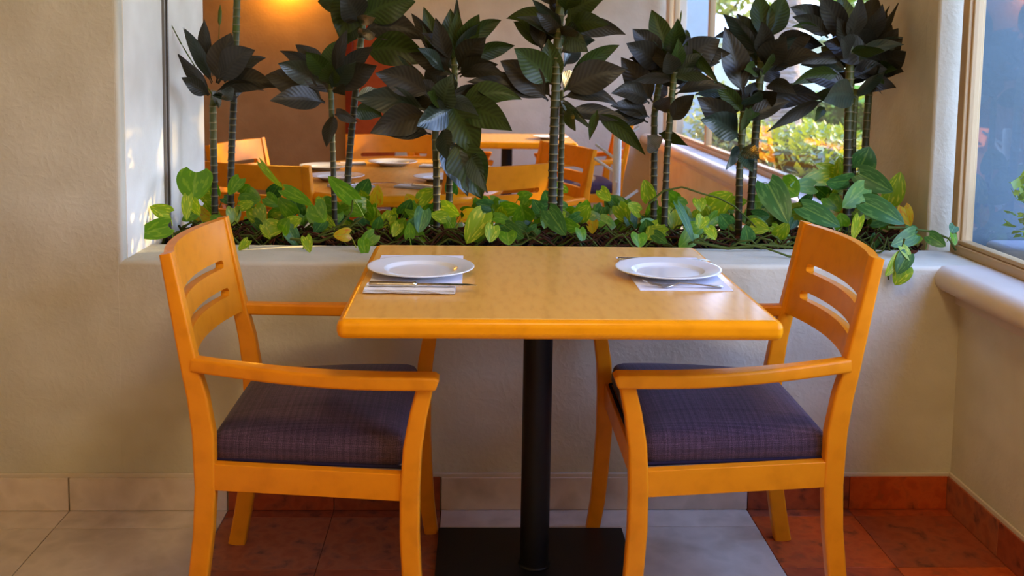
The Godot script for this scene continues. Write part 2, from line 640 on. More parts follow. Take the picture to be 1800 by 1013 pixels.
	for b in [[-2.43, -1.992, 0], [-1.99, -1.552, 0], [-1.55, -1.114, 0], [-1.11, -0.674, 0], [-0.67, -0.375, 1], [-0.373, -0.074, 1], [-0.07, 0.3675, 0], [0.3695, 0.808, 0], [0.811, 1.105, 1], [1.107, 1.392, 1]]:
		mb = MB.new()
		span(mb, Vector3(b[0], 0.001, 0.0), Vector3(b[1], 0.096 if b[2] == 0 else 0.098, 0.011), 0.0015)
		put("tile", mb.done(), M["cream%d" % (n % 3)] if b[2] == 0 else M["red%d" % [2, 0, 1][n % 3]], bb)
		n += 1
	mb = MB.new()
	span(mb, Vector3(-2.43, 0.094, 0.0), Vector3(1.405, 0.108, 0.007), 0.004)
	put("grout_line", mb.done(), M.sill, bb)
	var br := thing("baseboard_right", "", "")
	br.set_meta("kind", "structure")
	br.set_meta("label", "red marbled tile skirting along the window wall")
	for k in 8:
		mb = MB.new()
		span(mb, Vector3(1.393, 0.001, 0.001 + k * 0.2965), Vector3(1.405, 0.098, 0.296 + k * 0.2965), 0.0015)
		put("tile", mb.done(), M["red%d" % [3, 1, 2, 0][k % 4]], br)
	mb = MB.new()
	span(mb, Vector3(1.398, 0.094, 0.0), Vector3(1.405, 0.110, 2.4), 0.003)
	put("grout_line", mb.done(), M.sill, br)


func windows():
	for w in [["window_1", -0.235, 2.4, [1.2]], ["window_2", -5.0, -0.885, [-4.72, -3.60]]]:
		var t := thing(w[0], "", "")
		t.set_meta("kind", "structure")
		t.set_meta("label", "large fixed window beside the table for two" if w[0] == "window_1" else "large fixed window of the far dining room")
		var mb := MB.new()
		span(mb, Vector3(1.478, 0.713, w[1]), Vector3(1.53, 0.742, w[2]), 0.004)
		span(mb, Vector3(1.486, 0.742, w[1]), Vector3(1.522, 0.756, w[2]), 0.004)
		put("bottom_rail", mb.done(), M.frame, t)
		mb = MB.new()
		span(mb, Vector3(1.48, 2.11, w[1]), Vector3(1.53, 2.16, w[2]), 0.004)
		put("top_rail", mb.done(), M.frame, t)
		for z in [w[1] + 0.02, w[2] - 0.02]:
			mb = MB.new()
			span(mb, Vector3(1.478, 0.74, z - 0.02), Vector3(1.53, 2.12, z + 0.02), 0.004)
			span(mb, Vector3(1.49, 0.74, z - 0.028), Vector3(1.52, 2.12, z + 0.028), 0.004)
			put("stile", mb.done(), M.frame, t)
		for z in w[3]:
			mb = MB.new()
			span(mb, Vector3(1.485, 0.74, z - 0.02), Vector3(1.525, 2.12, z + 0.02), 0.004)
			put("mullion", mb.done(), M.frame, t)
		var cuts: Array = [w[1]]
		cuts += w[3]
		cuts.append(w[2])
		for k in cuts.size() - 1:
			mb = MB.new()
			var a := Vector3(1.504, 0.73, cuts[k] + 0.005)
			var b := Vector3(1.504, 2.13, cuts[k + 1] - 0.005)
			mb.flat4(Vector3(a.x, a.y, a.z), Vector3(a.x, a.y, b.z), Vector3(a.x, b.y, b.z), Vector3(a.x, b.y, a.z))
			put("pane", mb.done(), M.glass, t)


# ---------------------------------------------------------------- garden outside
func leaf_card() -> ArrayMesh:
	var mb := MB.new()
	var k := mb.vert(Vector3.ZERO)
	mb.vert(Vector3(0.32, 0.05, 0.42)); mb.vert(Vector3(0, -0.02, 1.0)); mb.vert(Vector3(-0.32, 0.05, 0.42)); mb.vert(Vector3(0, -0.06, 0.45))
	mb.tri(k, k + 1, k + 4); mb.tri(k + 1, k + 2, k + 4); mb.tri(k + 2, k + 3, k + 4); mb.tri(k + 3, k, k + 4)
	return mb.done()


func foliage(called: String, parent: Node, spots: Array, size: float, m: Material):
	var mm := MultiMesh.new()
	mm.transform_format = MultiMesh.TRANSFORM_3D
	mm.mesh = card
	mm.instance_count = spots.size()
	for k in spots.size():
		var s := size * rng.randf_range(0.6, 1.3)
		var b := Basis.from_euler(Vector3(rng.randf_range(-1.2, 0.6), rng.randf_range(0, TAU), rng.randf_range(-0.7, 0.7))).scaled(Vector3.ONE * s)
		mm.set_instance_transform(k, Transform3D(b, spots[k]))
	var o := MultiMeshInstance3D.new()
	o.name = called
	o.multimesh = mm
	o.material_override = m
	o.set_meta("kind", "stuff")
	parent.add_child(o, true)


var card: ArrayMesh


func blob(c: Vector3, r: Vector3, count: int, thick := 0.35) -> Array:
	var out := []
	for k in count:
		var d := Vector3(rng.randfn(), rng.randfn(), rng.randfn()).normalized()
		out.append(c + d * r * rng.randf_range(1.0 - thick, 1.05))
	return out


func garden():
	card = leaf_card()
	var mb := MB.new()
	span(mb, Vector3(1.7, -0.3, -60), Vector3(60, -0.02, 30), 0.01)
	var lawn := struct("ground_lawn", mb.done(), M.lawn)
	lawn.set_meta("label", "sunlit mown lawn of the garden outside")
	mb = MB.new()
	span(mb, Vector3(1.66, -0.1, -0.38), Vector3(2.7, 0.728, 2.6), 0.02)
	var ter := struct("ground_terrace", mb.done(), M.paving)
	ter.set_meta("label", "raised grey paved bed outside the near window")
	# projecting outer walls
	mb = MB.new()
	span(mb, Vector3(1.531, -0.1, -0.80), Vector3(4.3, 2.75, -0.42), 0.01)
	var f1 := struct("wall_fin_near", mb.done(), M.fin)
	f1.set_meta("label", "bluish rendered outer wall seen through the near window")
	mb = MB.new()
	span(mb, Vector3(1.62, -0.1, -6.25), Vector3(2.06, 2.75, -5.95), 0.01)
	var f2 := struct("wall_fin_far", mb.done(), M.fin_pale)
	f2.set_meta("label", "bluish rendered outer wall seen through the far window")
	# hedges
	hedge("low clipped yellow green hedge growing right outside the far window", Vector3(2.25, 0.40, -3.0), Vector3(0.95, 0.80, 4.2), 5200, 0.055, [0, 1, 2, 3])
	hedge("dark low hedge closing the far side of the lawn", Vector3(12.2, 0.3, -17.5), Vector3(11, 0.66, 1.2), 4200, 0.13, [2, 2, 0, 2])
	bush("round yellow bush in front of the far bluish outer wall", Vector3(1.98, 0.78, -5.1), Vector3(0.36, 0.36, 0.5), 900, 0.055, [1, 0, 1])
	bush("small bright bush on the bed outside the near window", Vector3(1.70, 0.86, -0.10), Vector3(0.12, 0.14, 0.12), 240, 0.042, [0, 3, 2])
	bush("yellow shrub beside the pale palm trunk", Vector3(3.2, 0.42, -7.6), Vector3(0.5, 0.36, 0.4), 900, 0.07, [1, 1, 0])
	palm()
	tree("leafy tree rising above the right end of the lawn", Vector3(6.4, 0, -11.5), 4.2, Vector3(1.7, 1.5, 1.7), [0, 2, 3], 2600)
	tree("yellow green tree behind the parasols", Vector3(6.4, 0, -25), 4.8, Vector3(2.6, 1.7, 2.0), [1, 1, 0], 2600)
	tree("dark tree at the far left of the lawn", Vector3(9.6, 0, -20), 4.4, Vector3(2.4, 2.2, 2.0), [2, 0, 2], 2400)
	tree("tall leafy tree out of view, added outside to break up the sun", Vector3(5.9, 0, -3.6), 4.9, Vector3(1.3, 1.25, 1.3), [0, 1, 2], 1000)  # unseen, added so its crown shades planter and reveal from the sun
	parasol("white scalloped parasol half hidden by the window mullion", Vector3(4.65, 0, -17.2))
	parasol("white scalloped parasol right of the mullion", Vector3(5.85, 0, -19.4))
	mb = MB.new()
	span(mb, Vector3(2.5, -0.1, -31), Vector3(12, 2.0, -30), 0.02)
	span(mb, Vector3(2.3, 2.0, -31.2), Vector3(12.2, 2.2, -29.6), 0.02)
	var hb := put("garden_wall", mb.done(), M.wall)
	tag(hb, "long pale building wall with flat coping beyond the parasols", "wall")


func hedge(label: String, c: Vector3, s: Vector3, count: int, leaf: float, kinds: Array):
	var t := thing("hedge", label, "hedge", Vector3(c.x, 0, c.z))
	var mb := MB.new()
	span(mb, Vector3(-s.x / 2 + leaf, 0.02 - 0.04, -s.z / 2 + leaf), Vector3(s.x / 2 - leaf, c.y + s.y / 2 - leaf, s.z / 2 - leaf), 0.05)
	put("core", mb.done(), M.hedge_core, t)
	for q in kinds.size():
		var sp := []
		for k in count / kinds.size():
			var p := Vector3(rng.randf_range(-0.5, 0.5) * s.x, c.y + rng.randf_range(-0.5, 0.5) * s.y, rng.randf_range(-0.5, 0.5) * s.z)
			var f := rng.randi() % 5
			if f < 2: p.y = c.y + s.y / 2 + rng.randf_range(-0.5, 0.35) * leaf
			elif f < 4: p.x = -s.x / 2 + rng.randf_range(-0.4, 0.5) * leaf
			else: p.z = s.z / 2 + rng.randf_range(-0.5, 0.4) * leaf
			sp.append(p)
		foliage("leaves", t, sp, leaf, M["leaf%d" % kinds[q]])


func bush(label: String, c: Vector3, r: Vector3, count: int, leaf: float, kinds: Array):
	var y0 := 0.72 if c.x < 1.8 else -0.03
	var t := thing("bush", label, "bush", Vector3(c.x, y0, c.z))
	var mb := MB.new()
	for k in 5:
		var top := Vector3(rng.randf_range(-0.5, 0.5) * r.x, c.y - y0 + rng.randf_range(-0.2, 0.4) * r.y, rng.randf_range(-0.5, 0.5) * r.z)
		tube(mb, [Vector3(k * 0.008 - 0.016, 0, 0), top * 0.5 + Vector3(0.01, 0, 0), top], [0.006, 0.005, 0.003], 5)
	put("twigs", mb.done(), M.vine_brown, t)
	for q in kinds.size():
		foliage("leaves", t, blob(Vector3(0, c.y - y0, 0), r, count / kinds.size(), 0.7), leaf, M["leaf%d" % kinds[q]])


func palm():
	var t := thing("palm_tree", "palm with a thick pale trunk standing on the lawn", "tree", Vector3(2.72, -0.03, -6.0))
	var mb := MB.new()
	var pr := []
	for k in 22:
		var y := k * 0.14
		var r := 0.10 + 0.025 * absf(sin(k * 1.6)) + (0.05 if k < 9 and k > 4 else 0.0) + (0.05 * exp(-y * 5.0))
		pr.append(Vector2(r, y))
	lathe(mb, Vector3.ZERO, pr, 14)
	put("trunk", mb.done(), M.bark, t)
	for f in 14:
		mb = MB.new()
		var an := TAU * f / 14.0 + 0.2
		var dir := Vector3(cos(an), 0, sin(an))
		var sd := Vector3(-sin(an), 0, cos(an))
		var el := 0.2 + 0.55 * (f % 3)
		for k in 16:
			var u := k / 15.0
			var p := Vector3(0, 2.95, 0) + dir * (1.5 * u) + Vector3.UP * (el * u * 1.6 - 1.5 * u * u)
			for s in [-1.0, 1.0]:
				var a := mb.vert(p)
				mb.vert(p + dir * 0.05)
				mb.vert(p + sd * s * (0.42 * sin(PI * (u * 0.9 + 0.08))) + dir * 0.15 - Vector3.UP * 0.14)
				mb.tri(a, a + 1, a + 2)
		put("frond", mb.done(), M.leaf1 if f % 2 == 0 else M.leaf0, t)


func tree(label: String, at: Vector3, hgt: float, r: Vector3, kinds: Array, count: int):
	var t := thing("tree", label, "tree", at + Vector3(0, -0.03, 0))
	var mb := MB.new()
	tube(mb, [Vector3.ZERO, Vector3(0.05, hgt * 0.4, 0), Vector3(-0.05, hgt * 0.8, 0.1)], [0.16, 0.12, 0.05], 8)
	for k in 5:
		var an := k * 1.3
		tube(mb, [Vector3(0, hgt * (0.4 + k * 0.06), 0), Vector3(cos(an) * r.x * 0.6, hgt * 0.8, sin(an) * r.z * 0.6)], [0.05, 0.02], 5)
	put("trunk", mb.done(), M.vine_brown, t)
	for q in kinds.size():
		foliage("crown", t, blob(Vector3(0, hgt * 0.72, 0), r, count / kinds.size(), 0.75), 0.24, M["leaf%d" % kinds[q]])


func parasol(label: String, at: Vector3):
	var t := thing("parasol", label, "parasol", at + Vector3(0, -0.03, 0), 0.0, "white parasols on the lawn")
	var mb := MB.new()
	tube(mb, [Vector3.ZERO, Vector3(0, 2.15, 0)], [0.025, 0.02], 8)
	put("post", mb.done(), M.pole, t)
	mb = MB.new()
	var first := mb.v.size()
	for r in 7:
		for s in 48:
			var u := r / 6.0
			var an := TAU * s / 48.0
			var sc := absf(sin(an * 4.0))
			var rad := 0.75 * u * (1.0 - 0.04 * u * (1.0 - sc))
			mb.vert(Vector3(rad * cos(an), 2.25 - 0.42 * u * u - (0.10 * sc if r == 6 else 0.0) * 0.5 - (0.06 if r == 6 else 0.0), -rad * sin(an)))
	mb.rows(first, 7, 48, true, true)
	put("canopy", mb.done(), M.parasol, t)


# ---------------------------------------------------------------- tables
func tables():
	var t := thing("dining_table", "square light wood table for two on a black pedestal", "table", Vector3(0.188, 0, 0.414))
	var mb := MB.new()
	rbox(mb, Vector3(0, 0.744, 0), Vector3(0.90, 0.041, 0.828), 0.0165)
	put("edge_band", mb.done(), M.wood_edge, t)
	mb = MB.new()
	rbox(mb, Vector3(-0.001, 0.7637, 0), Vector3(0.866, 0.0034, 0.798), 0.0012)
	put("top_panel", mb.done(), M.laminate, t)
	pedestal(t, Vector3(-0.014, 0, -0.07), 0.724, 0.50, 0.456, 0.0365)
	t.get_node("base_plate").rotation.y = -0.008
	# round-cornered long table of the far room
	t = thing("dining_table", "rounded wooden table laid for several in the far room", "table", Vector3(-0.31, 0, -1.70))
	mb = MB.new()
	oval(mb, Vector2(0.465, 0.725), 0.722, 0.765, 0.018, 2.7)
	put("edge_band", mb.done(), M.wood_edge, t)
	mb = MB.new()
	oval(mb, Vector2(0.445, 0.705), 0.762, 0.7665, 0.0015, 2.7)
	put("top_panel", mb.done(), M.laminate, t)
	pedestal(t, Vector3.ZERO, 0.724, 0.5, 0.5, 0.04)
	t = thing("dining_table", "small wooden table against the back of the far room", "table", Vector3(0.24, 0, -3.88))
	mb = MB.new()
	rbox(mb, Vector3(0, 0.744, 0), Vector3(0.86, 0.041, 0.76), 0.0165)
	put("edge_band", mb.done(), M.wood_edge, t)
	mb = MB.new()
	rbox(mb, Vector3(0, 0.7637, 0), Vector3(0.82, 0.0034, 0.72), 0.0012)
	put("top_panel", mb.done(), M.laminate, t)
	pedestal(t, Vector3(0.0, 0, 0), 0.724, 0.48, 0.48, 0.0365)


func oval(mb: MB, r: Vector2, y0: float, y1: float, e: float, pw: float):
	var first := mb.v.size()
	var top := PackedVector3Array(); var bot := PackedVector3Array()
	var prof := [Vector2(-e, 0), Vector2(-e * 0.3, e * 0.3), Vector2(0, e), Vector2(0, y1 - y0 - e), Vector2(-e * 0.3, y1 - y0 - e * 0.3), Vector2(-e, y1 - y0)]
	for q in prof.size():
		for s in 64:
			var an := TAU * s / 64.0
			var cx := signf(cos(an)) * pow(absf(cos(an)), 2.0 / pw)
			var cz := signf(sin(an)) * pow(absf(sin(an)), 2.0 / pw)
			var p := Vector3((r.x + prof[q].x) * cx, y0 + prof[q].y, -(r.y + prof[q].x) * cz)
			mb.vert(p)
			if q == 0: bot.append(p)
			if q == prof.size() - 1: top.append(p)
	mb.rows(first, prof.size(), 64, true)
	mb.fan(top)
	mb.fan(bot, true)


func pedestal(t: Node3D, c: Vector3, h: float, bx: float, bz: float, r: float):
	var mb := MB.new()
	lathe(mb, c, [Vector2(0.001, 0.008), Vector2(r + 0.006, 0.008), Vector2(r + 0.005, 0.016), Vector2(r, 0.02), Vector2(r, h - 0.012), Vector2(r * 2.6, h - 0.006), Vector2(r * 2.6, h), Vector2(0.001, h)], 28)
	put("column", mb.done(), M.black, t)
	mb = MB.new()
	rbox(mb, c + Vector3(0, 0.006, 0.026 if bz < 0.47 else 0.0), Vector3(bx, 0.012, bz), 0.003)
	put("base_plate", mb.done(), M.black, t)
	mb = MB.new()
	for a in 2:
		rbox(mb, c + Vector3(0, h - 0.004, 0), Vector3(0.5, 0.012, 0.05) if a == 0 else Vector3(0.05, 0.012, 0.5), 0.003)
	put("support_arm", mb.done(), M.black, t)


# ---------------------------------------------------------------- tableware
func plate_mesh(r: float) -> ArrayMesh:
	var mb := MB.new()
	var k := r / 0.1285
	var pr := []
	for p in [Vector2(0.0008, 0.003), Vector2(0.060, 0.003), Vector2(0.062, 0.0), Vector2(0.067, 0.0), Vector2(0.073, 0.004), Vector2(0.088, 0.0095), Vector2(0.126, 0.0165), Vector2(0.1283, 0.0178), Vector2(0.1285, 0.0192), Vector2(0.1272, 0.0203), Vector2(0.122, 0.0198), Vector2(0.090, 0.0145), Vector2(0.086, 0.0132), Vector2(0.080, 0.0082), Vector2(0.074, 0.0062), Vector2(0.0008, 0.0058)]:
		pr.append(p * Vector2(k, 1.0))
	lathe(mb, Vector3.ZERO, pr, 56)
	return mb.done()


func knife(at: Vector3, turn: float, label: String, group := "") -> Node3D:
	var t := thing("table_knife", label, "knife", at, turn, group)
	var mb := MB.new()
	sweep(mb, [Vector3(-0.118, 0.004, 0), Vector3(-0.116, 0.004, 0), Vector3(-0.07, 0.004, 0), Vector3(-0.022, 0.004, 0), Vector3(-0.016, 0.004, 0), Vector3(-0.012, 0.004, 0)], [Vector2(0.013, 0.007), Vector2(0.019, 0.010), Vector2(0.017, 0.010), Vector2(0.013, 0.009), Vector2(0.018, 0.013), Vector2(0.008, 0.005)], Vector3(0, 0, 1), 0.8)
	put("handle", mb.done(), M.steel, t)
	mb = MB.new()
	sweep(mb, [Vector3(-0.012, 0.004, 0), Vector3(0.0, 0.004, -0.001), Vector3(0.06, 0.004, -0.002), Vector3(0.10, 0.004, -0.001), Vector3(0.122, 0.004, 0.003)], [Vector2(0.010, 0.003), Vector2(0.015, 0.0026), Vector2(0.018, 0.002), Vector2(0.016, 0.0018), Vector2(0.003, 0.001)], Vector3(0, 0, 1), 0.5)
	put("blade", mb.done(), M.steel, t)
	return t


func fork(at: Vector3, turn: float, label: String, group := "") -> Node3D:
	var t := thing("fork", label, "fork", at, turn, group)
	var mb := MB.new()
	sweep(mb, [Vector3(0.095, 0.004, 0), Vector3(0.085, 0.004, 0), Vector3(0.03, 0.009, 0), Vector3(-0.005, 0.011, 0), Vector3(-0.022, 0.006, 0)], [Vector2(0.010, 0.002), Vector2(0.015, 0.0026), Vector2(0.009, 0.003), Vector2(0.006, 0.003), Vector2(0.014, 0.0022)], Vector3(0, 0, 1), 0.7)
	put("handle", mb.done(), M.steel, t)
	mb = MB.new()
	sweep(mb, [Vector3(-0.020, 0.0065, 0), Vector3(-0.034, 0.0035, 0), Vector3(-0.046, 0.004, 0)], [Vector2(0.013, 0.0022), Vector2(0.024, 0.0018), Vector2(0.025, 0.0016)], Vector3(0, 0, 1), 0.5)
	put("neck", mb.done(), M.steel, t)
	for k in 4:
		mb = MB.new()
		var z := (k - 1.5) * 0.0066
		sweep(mb, [Vector3(-0.045, 0.004, z), Vector3(-0.07, 0.009, z), Vector3(-0.09, 0.0165, z * 0.9)], [Vector2(0.0042, 0.0016), Vector2(0.0036, 0.0015), Vector2(0.0018, 0.001)], Vector3(0, 0, 1), 0.6)
		put("tine", mb.done(), M.steel, t)
	return t


func napkin(label: String, at: Vector3, size: Vector2, turn: float, group := ""):
	var mb := MB.new()
	var nx := 22
	for lay in 3:
		var first := mb.v.size()
		var sx: float = size.x - lay * 0.002
		var rings := [[-1.0, 0.0], [1.0, 0.0], [1.0, 1.0], [-1.0, 1.0]]
		for k in nx + 1:
			var x := (float(k) / nx - 0.5) * sx
			var wv := 0.0012 * sin(k * 1.15 + lay) * (1.0 - lay * 0.2)
			var y := 0.0005 + lay * 0.0028
			for q in rings:
				var zz: float = q[0] * (size.y / 2 - lay * 0.0015) + 0.0012 * sin(k * 0.7 + lay * 2.0)
				mb.vert(Vector3(x, y + (0.0024 if q[1] > 0 else 0.0) + maxf(wv, 0.0) * (1.0 if q[1] > 0 else 0.6), zz))
		mb.rows(first, nx + 1, 4, true, true)
	var o := put("napkin", mb.done(), M.napkin)
	o.position = at
	o.rotation.y = turn
	tag(o, label, "napkin", group)


func tableware():
	var T := 0.7655
	for s in 2:
		var mb := MB.new()
		rbox(mb, Vector3.ZERO, Vector3(0.214 if s == 0 else 0.215, 0.0009, 0.36 if s == 0 else 0.39), 0.0004)
		var o := put("placemat", mb.done(), M.paper)
		o.position = Vector3(-0.122, T + 0.0006, 0.345) if s == 0 else Vector3(0.495, T + 0.0006, 0.362)
		tag(o, "white paper placemat under the " + ("left hand plate and napkin" if s == 0 else "right hand plate and fork"), "placemat", "placemats on the table for two")
	var pm := plate_mesh(0.1285)
	for s in 2:
		var o := put("plate", pm, M.china)
		o.position = Vector3(-0.115, T + 0.0012, 0.392) if s == 0 else Vector3(0.483, T + 0.0012, 0.392)
		tag(o, "white china plate at the " + ("left setting, above the napkin with a knife" if s == 0 else "right setting, above the bare fork"), "plate", "plates on the table for two")
	napkin("folded white cloth napkin under the knife at left setting", Vector3(-0.130, T + 0.0012, 0.572), Vector2(0.202, 0.075), -0.02)
	knife(Vector3(-0.103, T + 0.0125, 0.580), -0.035, "steel table knife lying across the folded napkin")
	fork(Vector3(0.488, T + 0.0014, 0.530), -0.03, "steel fork lying tines left on the right placemat")
	knife(Vector3(0.503, T + 0.0014, 0.222), 0.0, "steel table knife half hidden behind the right hand plate")
	# the far tables
	var R := 0.7675
	var pl := plate_mesh(0.118)
	for p in [[-0.66, -1.86, "near the left edge of the rounded table"], [-0.37, -2.07, "before the chair at the far end of the rounded table"], [-0.12, -1.47, "at the right of the rounded table, behind a cane"], [-0.56, -1.47, "at the near left of the rounded table"]]:
		var o := put("plate", pl, M.china)
		o.position = Vector3(p[0], R, p[1])
		tag(o, "white china plate " + p[2], "plate", "plates on the rounded table")
	var fo := put("plate", pl, M.china)
	fo.position = Vector3(0.52, 0.7662, -3.80)
	tag(fo, "white china plate on the small table at the back of the far room", "plate")
	napkin("folded white napkin at the near edge of the rounded table, left", Vector3(-0.47, R, -1.22), Vector2(0.16, 0.11), 0.5, "napkins on the rounded table")
	napkin("folded white napkin at the near edge of the rounded table, right", Vector3(-0.22, R, -1.23), Vector2(0.14, 0.09), -0.4, "napkins on the rounded table")
	napkin("folded white napkin at the left far side of the rounded table", Vector3(-0.56, R, -2.08), Vector2(0.12, 0.08), 0.2, "napkins on the rounded table")
	napkin("folded white napkin at the far right of the rounded table", Vector3(-0.17, R, -2.0), Vector2(0.13, 0.08), -0.2, "napkins on the rounded table")
	knife(Vector3(-0.24, R + 0.010, -1.22), 2.6, "steel table knife on the right napkin of the rounded table")
	knife(Vector3(-0.44, R + 0.010, -1.21), 0.5, "steel table knife on the near left napkin of the rounded table")


# ---------------------------------------------------------------- chairs
func make_chair(label: String) -> Node3D:
	var t := thing("dining_chair", label, "chair")
	# front is +x; rear posts at z +-0.24, front legs at +-0.29
	var Z := Vector3(0, 0, 1)
	var mb: MB
	for s in [1.0, -1.0]:
		mb = MB.new()
		var pts := []; var sz := []
		for q in [[-0.262, 0.0, 0.044], [-0.247, 0.08, 0.043], [-0.234, 0.16, 0.042], [-0.222, 0.26, 0.043], [-0.2165, 0.36, 0.045], [-0.2195, 0.48, 0.047], [-0.231, 0.56, 0.043], [-0.245, 0.62, 0.038], [-0.264, 0.72, 0.033], [-0.279, 0.80, 0.029], [-0.292, 0.868, 0.026]]:
			pts.append(Vector3(q[0], q[1], s * 0.24)); sz.append(Vector2(0.034, q[2]))
		sweep(mb, pts, sz, Z, 0.35)
		put("rear_leg", mb.done(), M.wood, t)
	for s in [1.0, -1.0]:
		mb = MB.new()
		var pts := []; var sz := []
		for q in [[0.247, 0.0, 0.036], [0.235, 0.08, 0.039], [0.228, 0.17, 0.041], [0.222, 0.28, 0.042], [0.222, 0.38, 0.042], [0.227, 0.47, 0.040], [0.238, 0.54, 0.037], [0.252, 0.600, 0.034]]:
			pts.append(Vector3(q[0], q[1], s * 0.298)); sz.append(Vector2(0.034, q[2]))
		sweep(mb, pts, sz, Z, 0.35)
		put("front_leg", mb.done(), M.wood, t)
	for s in [1.0, -1.0]:
		mb = MB.new()
		var pts := []; var sz := []
		for k in 13:
			var u := k / 12.0
			var x := lerpf(-0.238, 0.272, u)
			var y := 0.613 + 0.016 * pow(1.0 - u, 2.2) * 1.15
			pts.append(Vector3(x, y, s * (0.243 + 0.058 * sin(minf(u * 1.25, 1.0) * PI / 2))))
			sz.append(Vector2(0.034 + 0.018 * smoothstep(0.0, 0.8, u), 0.031 - 0.002 * u))
		pts.append(Vector3(0.278, 0.611, s * 0.301)); sz.append(Vector2(0.044, 0.022))
		sweep(mb, pts, sz, Z, 0.42)
		put("armrest", mb.done(), M.wood, t)
		mb = MB.new()
		sweep(mb, [Vector3(-0.20, 0.386, s * 0.242), Vector3(0.204, 0.386, s * 0.297)], [Vector2(0.024, 0.058), Vector2(0.024, 0.058)], Z, 0.15)
		put("side_rail", mb.done(), M.wood, t)
	mb = MB.new()
	rbox(mb, Vector3(0.214, 0.386, 0), Vector3(0.024, 0.058, 0.565), 0.003)
	put("front_rail", mb.done(), M.wood, t)
	mb = MB.new()
	rbox(mb, Vector3(-0.216, 0.386, 0), Vector3(0.024, 0.058, 0.45), 0.003)
	put("back_rail", mb.done(), M.wood, t)
	put("backrest", slat(), M.wood, t)
	# cushion, wider at the front
	mb = MB.new()
	rbox(mb, Vector3(0, 0.4445, 0), Vector3(0.424, 0.073, 0.51), 0.030, 0.030, 9)
	for k in mb.v.size():
		var p := mb.v[k]
		var u := (p.x + 0.212) / 0.424
		p.z *= lerpf(0.91, 1.09, u) - (0.02 * (1.0 - absf(p.z) / 0.25)) * 0.0
		p.y += -0.006 * (1.0 - u)
		mb.v[k] = p
	var seat := put("seat", mb.done(), M.fabric, t)
	mb = MB.new()
	var loop := []; var rad := []
	for q in [[-0.212, -0.222], [0.0, -0.248], [0.205, -0.268], [0.213, -0.262], [0.213, 0.0], [0.213, 0.262], [0.205, 0.268], [0.0, 0.248], [-0.212, 0.222]]:
		loop.append(Vector3(q[0], 0.4165, q[1] * 1.02)); rad.append(0.0042)
	tube(mb, loop, rad, 6)
	put("piping", mb.done(), M.piping, seat)
	return t


func slat() -> ArrayMesh:
	var mb := MB.new()
	var y0 := 0.628; var y1 := 0.866
	var th := 0.020
	var cols := []
	for k in 33: cols.append(lerpf(-0.228, 0.228, k / 32.0))
	for e in [0.164, 0.170, 0.174, 0.1775]:
		cols.append(e); cols.append(-e)
	cols.sort()
	var slots := [[0.690, 0.0105], [0.760, 0.0105]]
	var xc := func(y: float, z: float) -> float: return -0.247 - 0.190 * (y - 0.628) - 0.034 * (1.0 - pow(z / 0.228, 2.0))
	for band in 3:
		var f := []; var bk := []
		for z in cols:
			var lo := y0
			var hi := y1
			var open := [0.0, 0.0]
			for q in 2:
				var hz := 0.1775
				var rr: float = slots[q][1]
				var az := absf(z)
				if az < hz - rr: open[q] = rr
				elif az < hz: open[q] = sqrt(maxf(rr * rr - pow(az - (hz - rr), 2.0), 0.0))
			if band > 0: lo = slots[band - 1][0] + open[band - 1]
			if band < 2: hi = slots[band][0] - open[band]
			f.append([lo, hi]); bk.append(z)
		var first := mb.v.size()
		# section ring per column: front-bottom, front-top, back-top, back-bottom
		for k in f.size():
			for j in 5: mb.vert(Vector3(xc.call(lerpf(f[k][0], f[k][1], j / 4.0), bk[k]) + th / 2, lerpf(f[k][0], f[k][1], j / 4.0), bk[k]))
		mb.rows(first, f.size(), 5, false, true)
		first = mb.v.size()
		for k in f.size():
			for j in 5: mb.vert(Vector3(xc.call(lerpf(f[k][0], f[k][1], j / 4.0), bk[k]) - th / 2, lerpf(f[k][0], f[k][1], j / 4.0), bk[k]))
		mb.rows(first, f.size(), 5, false, false)
		for side in 2:
			first = mb.v.size()
			for k in f.size():
				var y: float = f[k][side]
				mb.vert(Vector3(xc.call(y, bk[k]) + th / 2, y, bk[k]))
				mb.vert(Vector3(xc.call(y, bk[k]) - th / 2, y, bk[k]))
			mb.rows(first, f.size(), 2, false, side == 1)
	return mb.done()


func chairs():
	var c := make_chair("honey wood armchair at the left of the table for two, dark purple seat")
	c.position = Vector3(-0.34, 0, 0.44)
	c.rotation.y = 0.0
	dup(c, Vector3(0.592, 0, 0.426), PI - 0.01, "honey wood armchair at the right of the table for two, by the window")
	var g := "armchairs in the far room"
	var place := func(bx: float, bz: float, dx: float, dz: float, label: String):
		var turn := atan2(-dz, dx)
		var f := Vector3(dx, 0, dz).normalized()
		dup(c, Vector3(bx, 0, bz) + f * 0.29, turn, label, g)
	place.call(-1.12, -2.12, 0.95, 0.30, "sunlit wooden armchair behind the left end of the rounded table")
	place.call(-0.84, -1.13, 0.36, -0.93, "wooden armchair at the near left of the rounded table, seen from behind")
	place.call(0.125, -1.17, -0.52, -0.85, "wooden armchair at the near right of the rounded table, slotted back to the planter")
	place.call(0.47, -2.13, -0.90, 0.42, "wooden armchair at the right side of the rounded table, seen edge on")
	place.call(-0.41, -2.68, 0.16, 0.98, "wooden armchair at the far end of the rounded table, facing the viewer")
	place.call(1.03, -4.02, -1.0, 0.05, "wooden armchair right of the small back table, beside the window sill")
	place.call(-0.42, -4.05, 1.0, 0.0, "wooden armchair left of the small back table, mostly hidden by another chair")


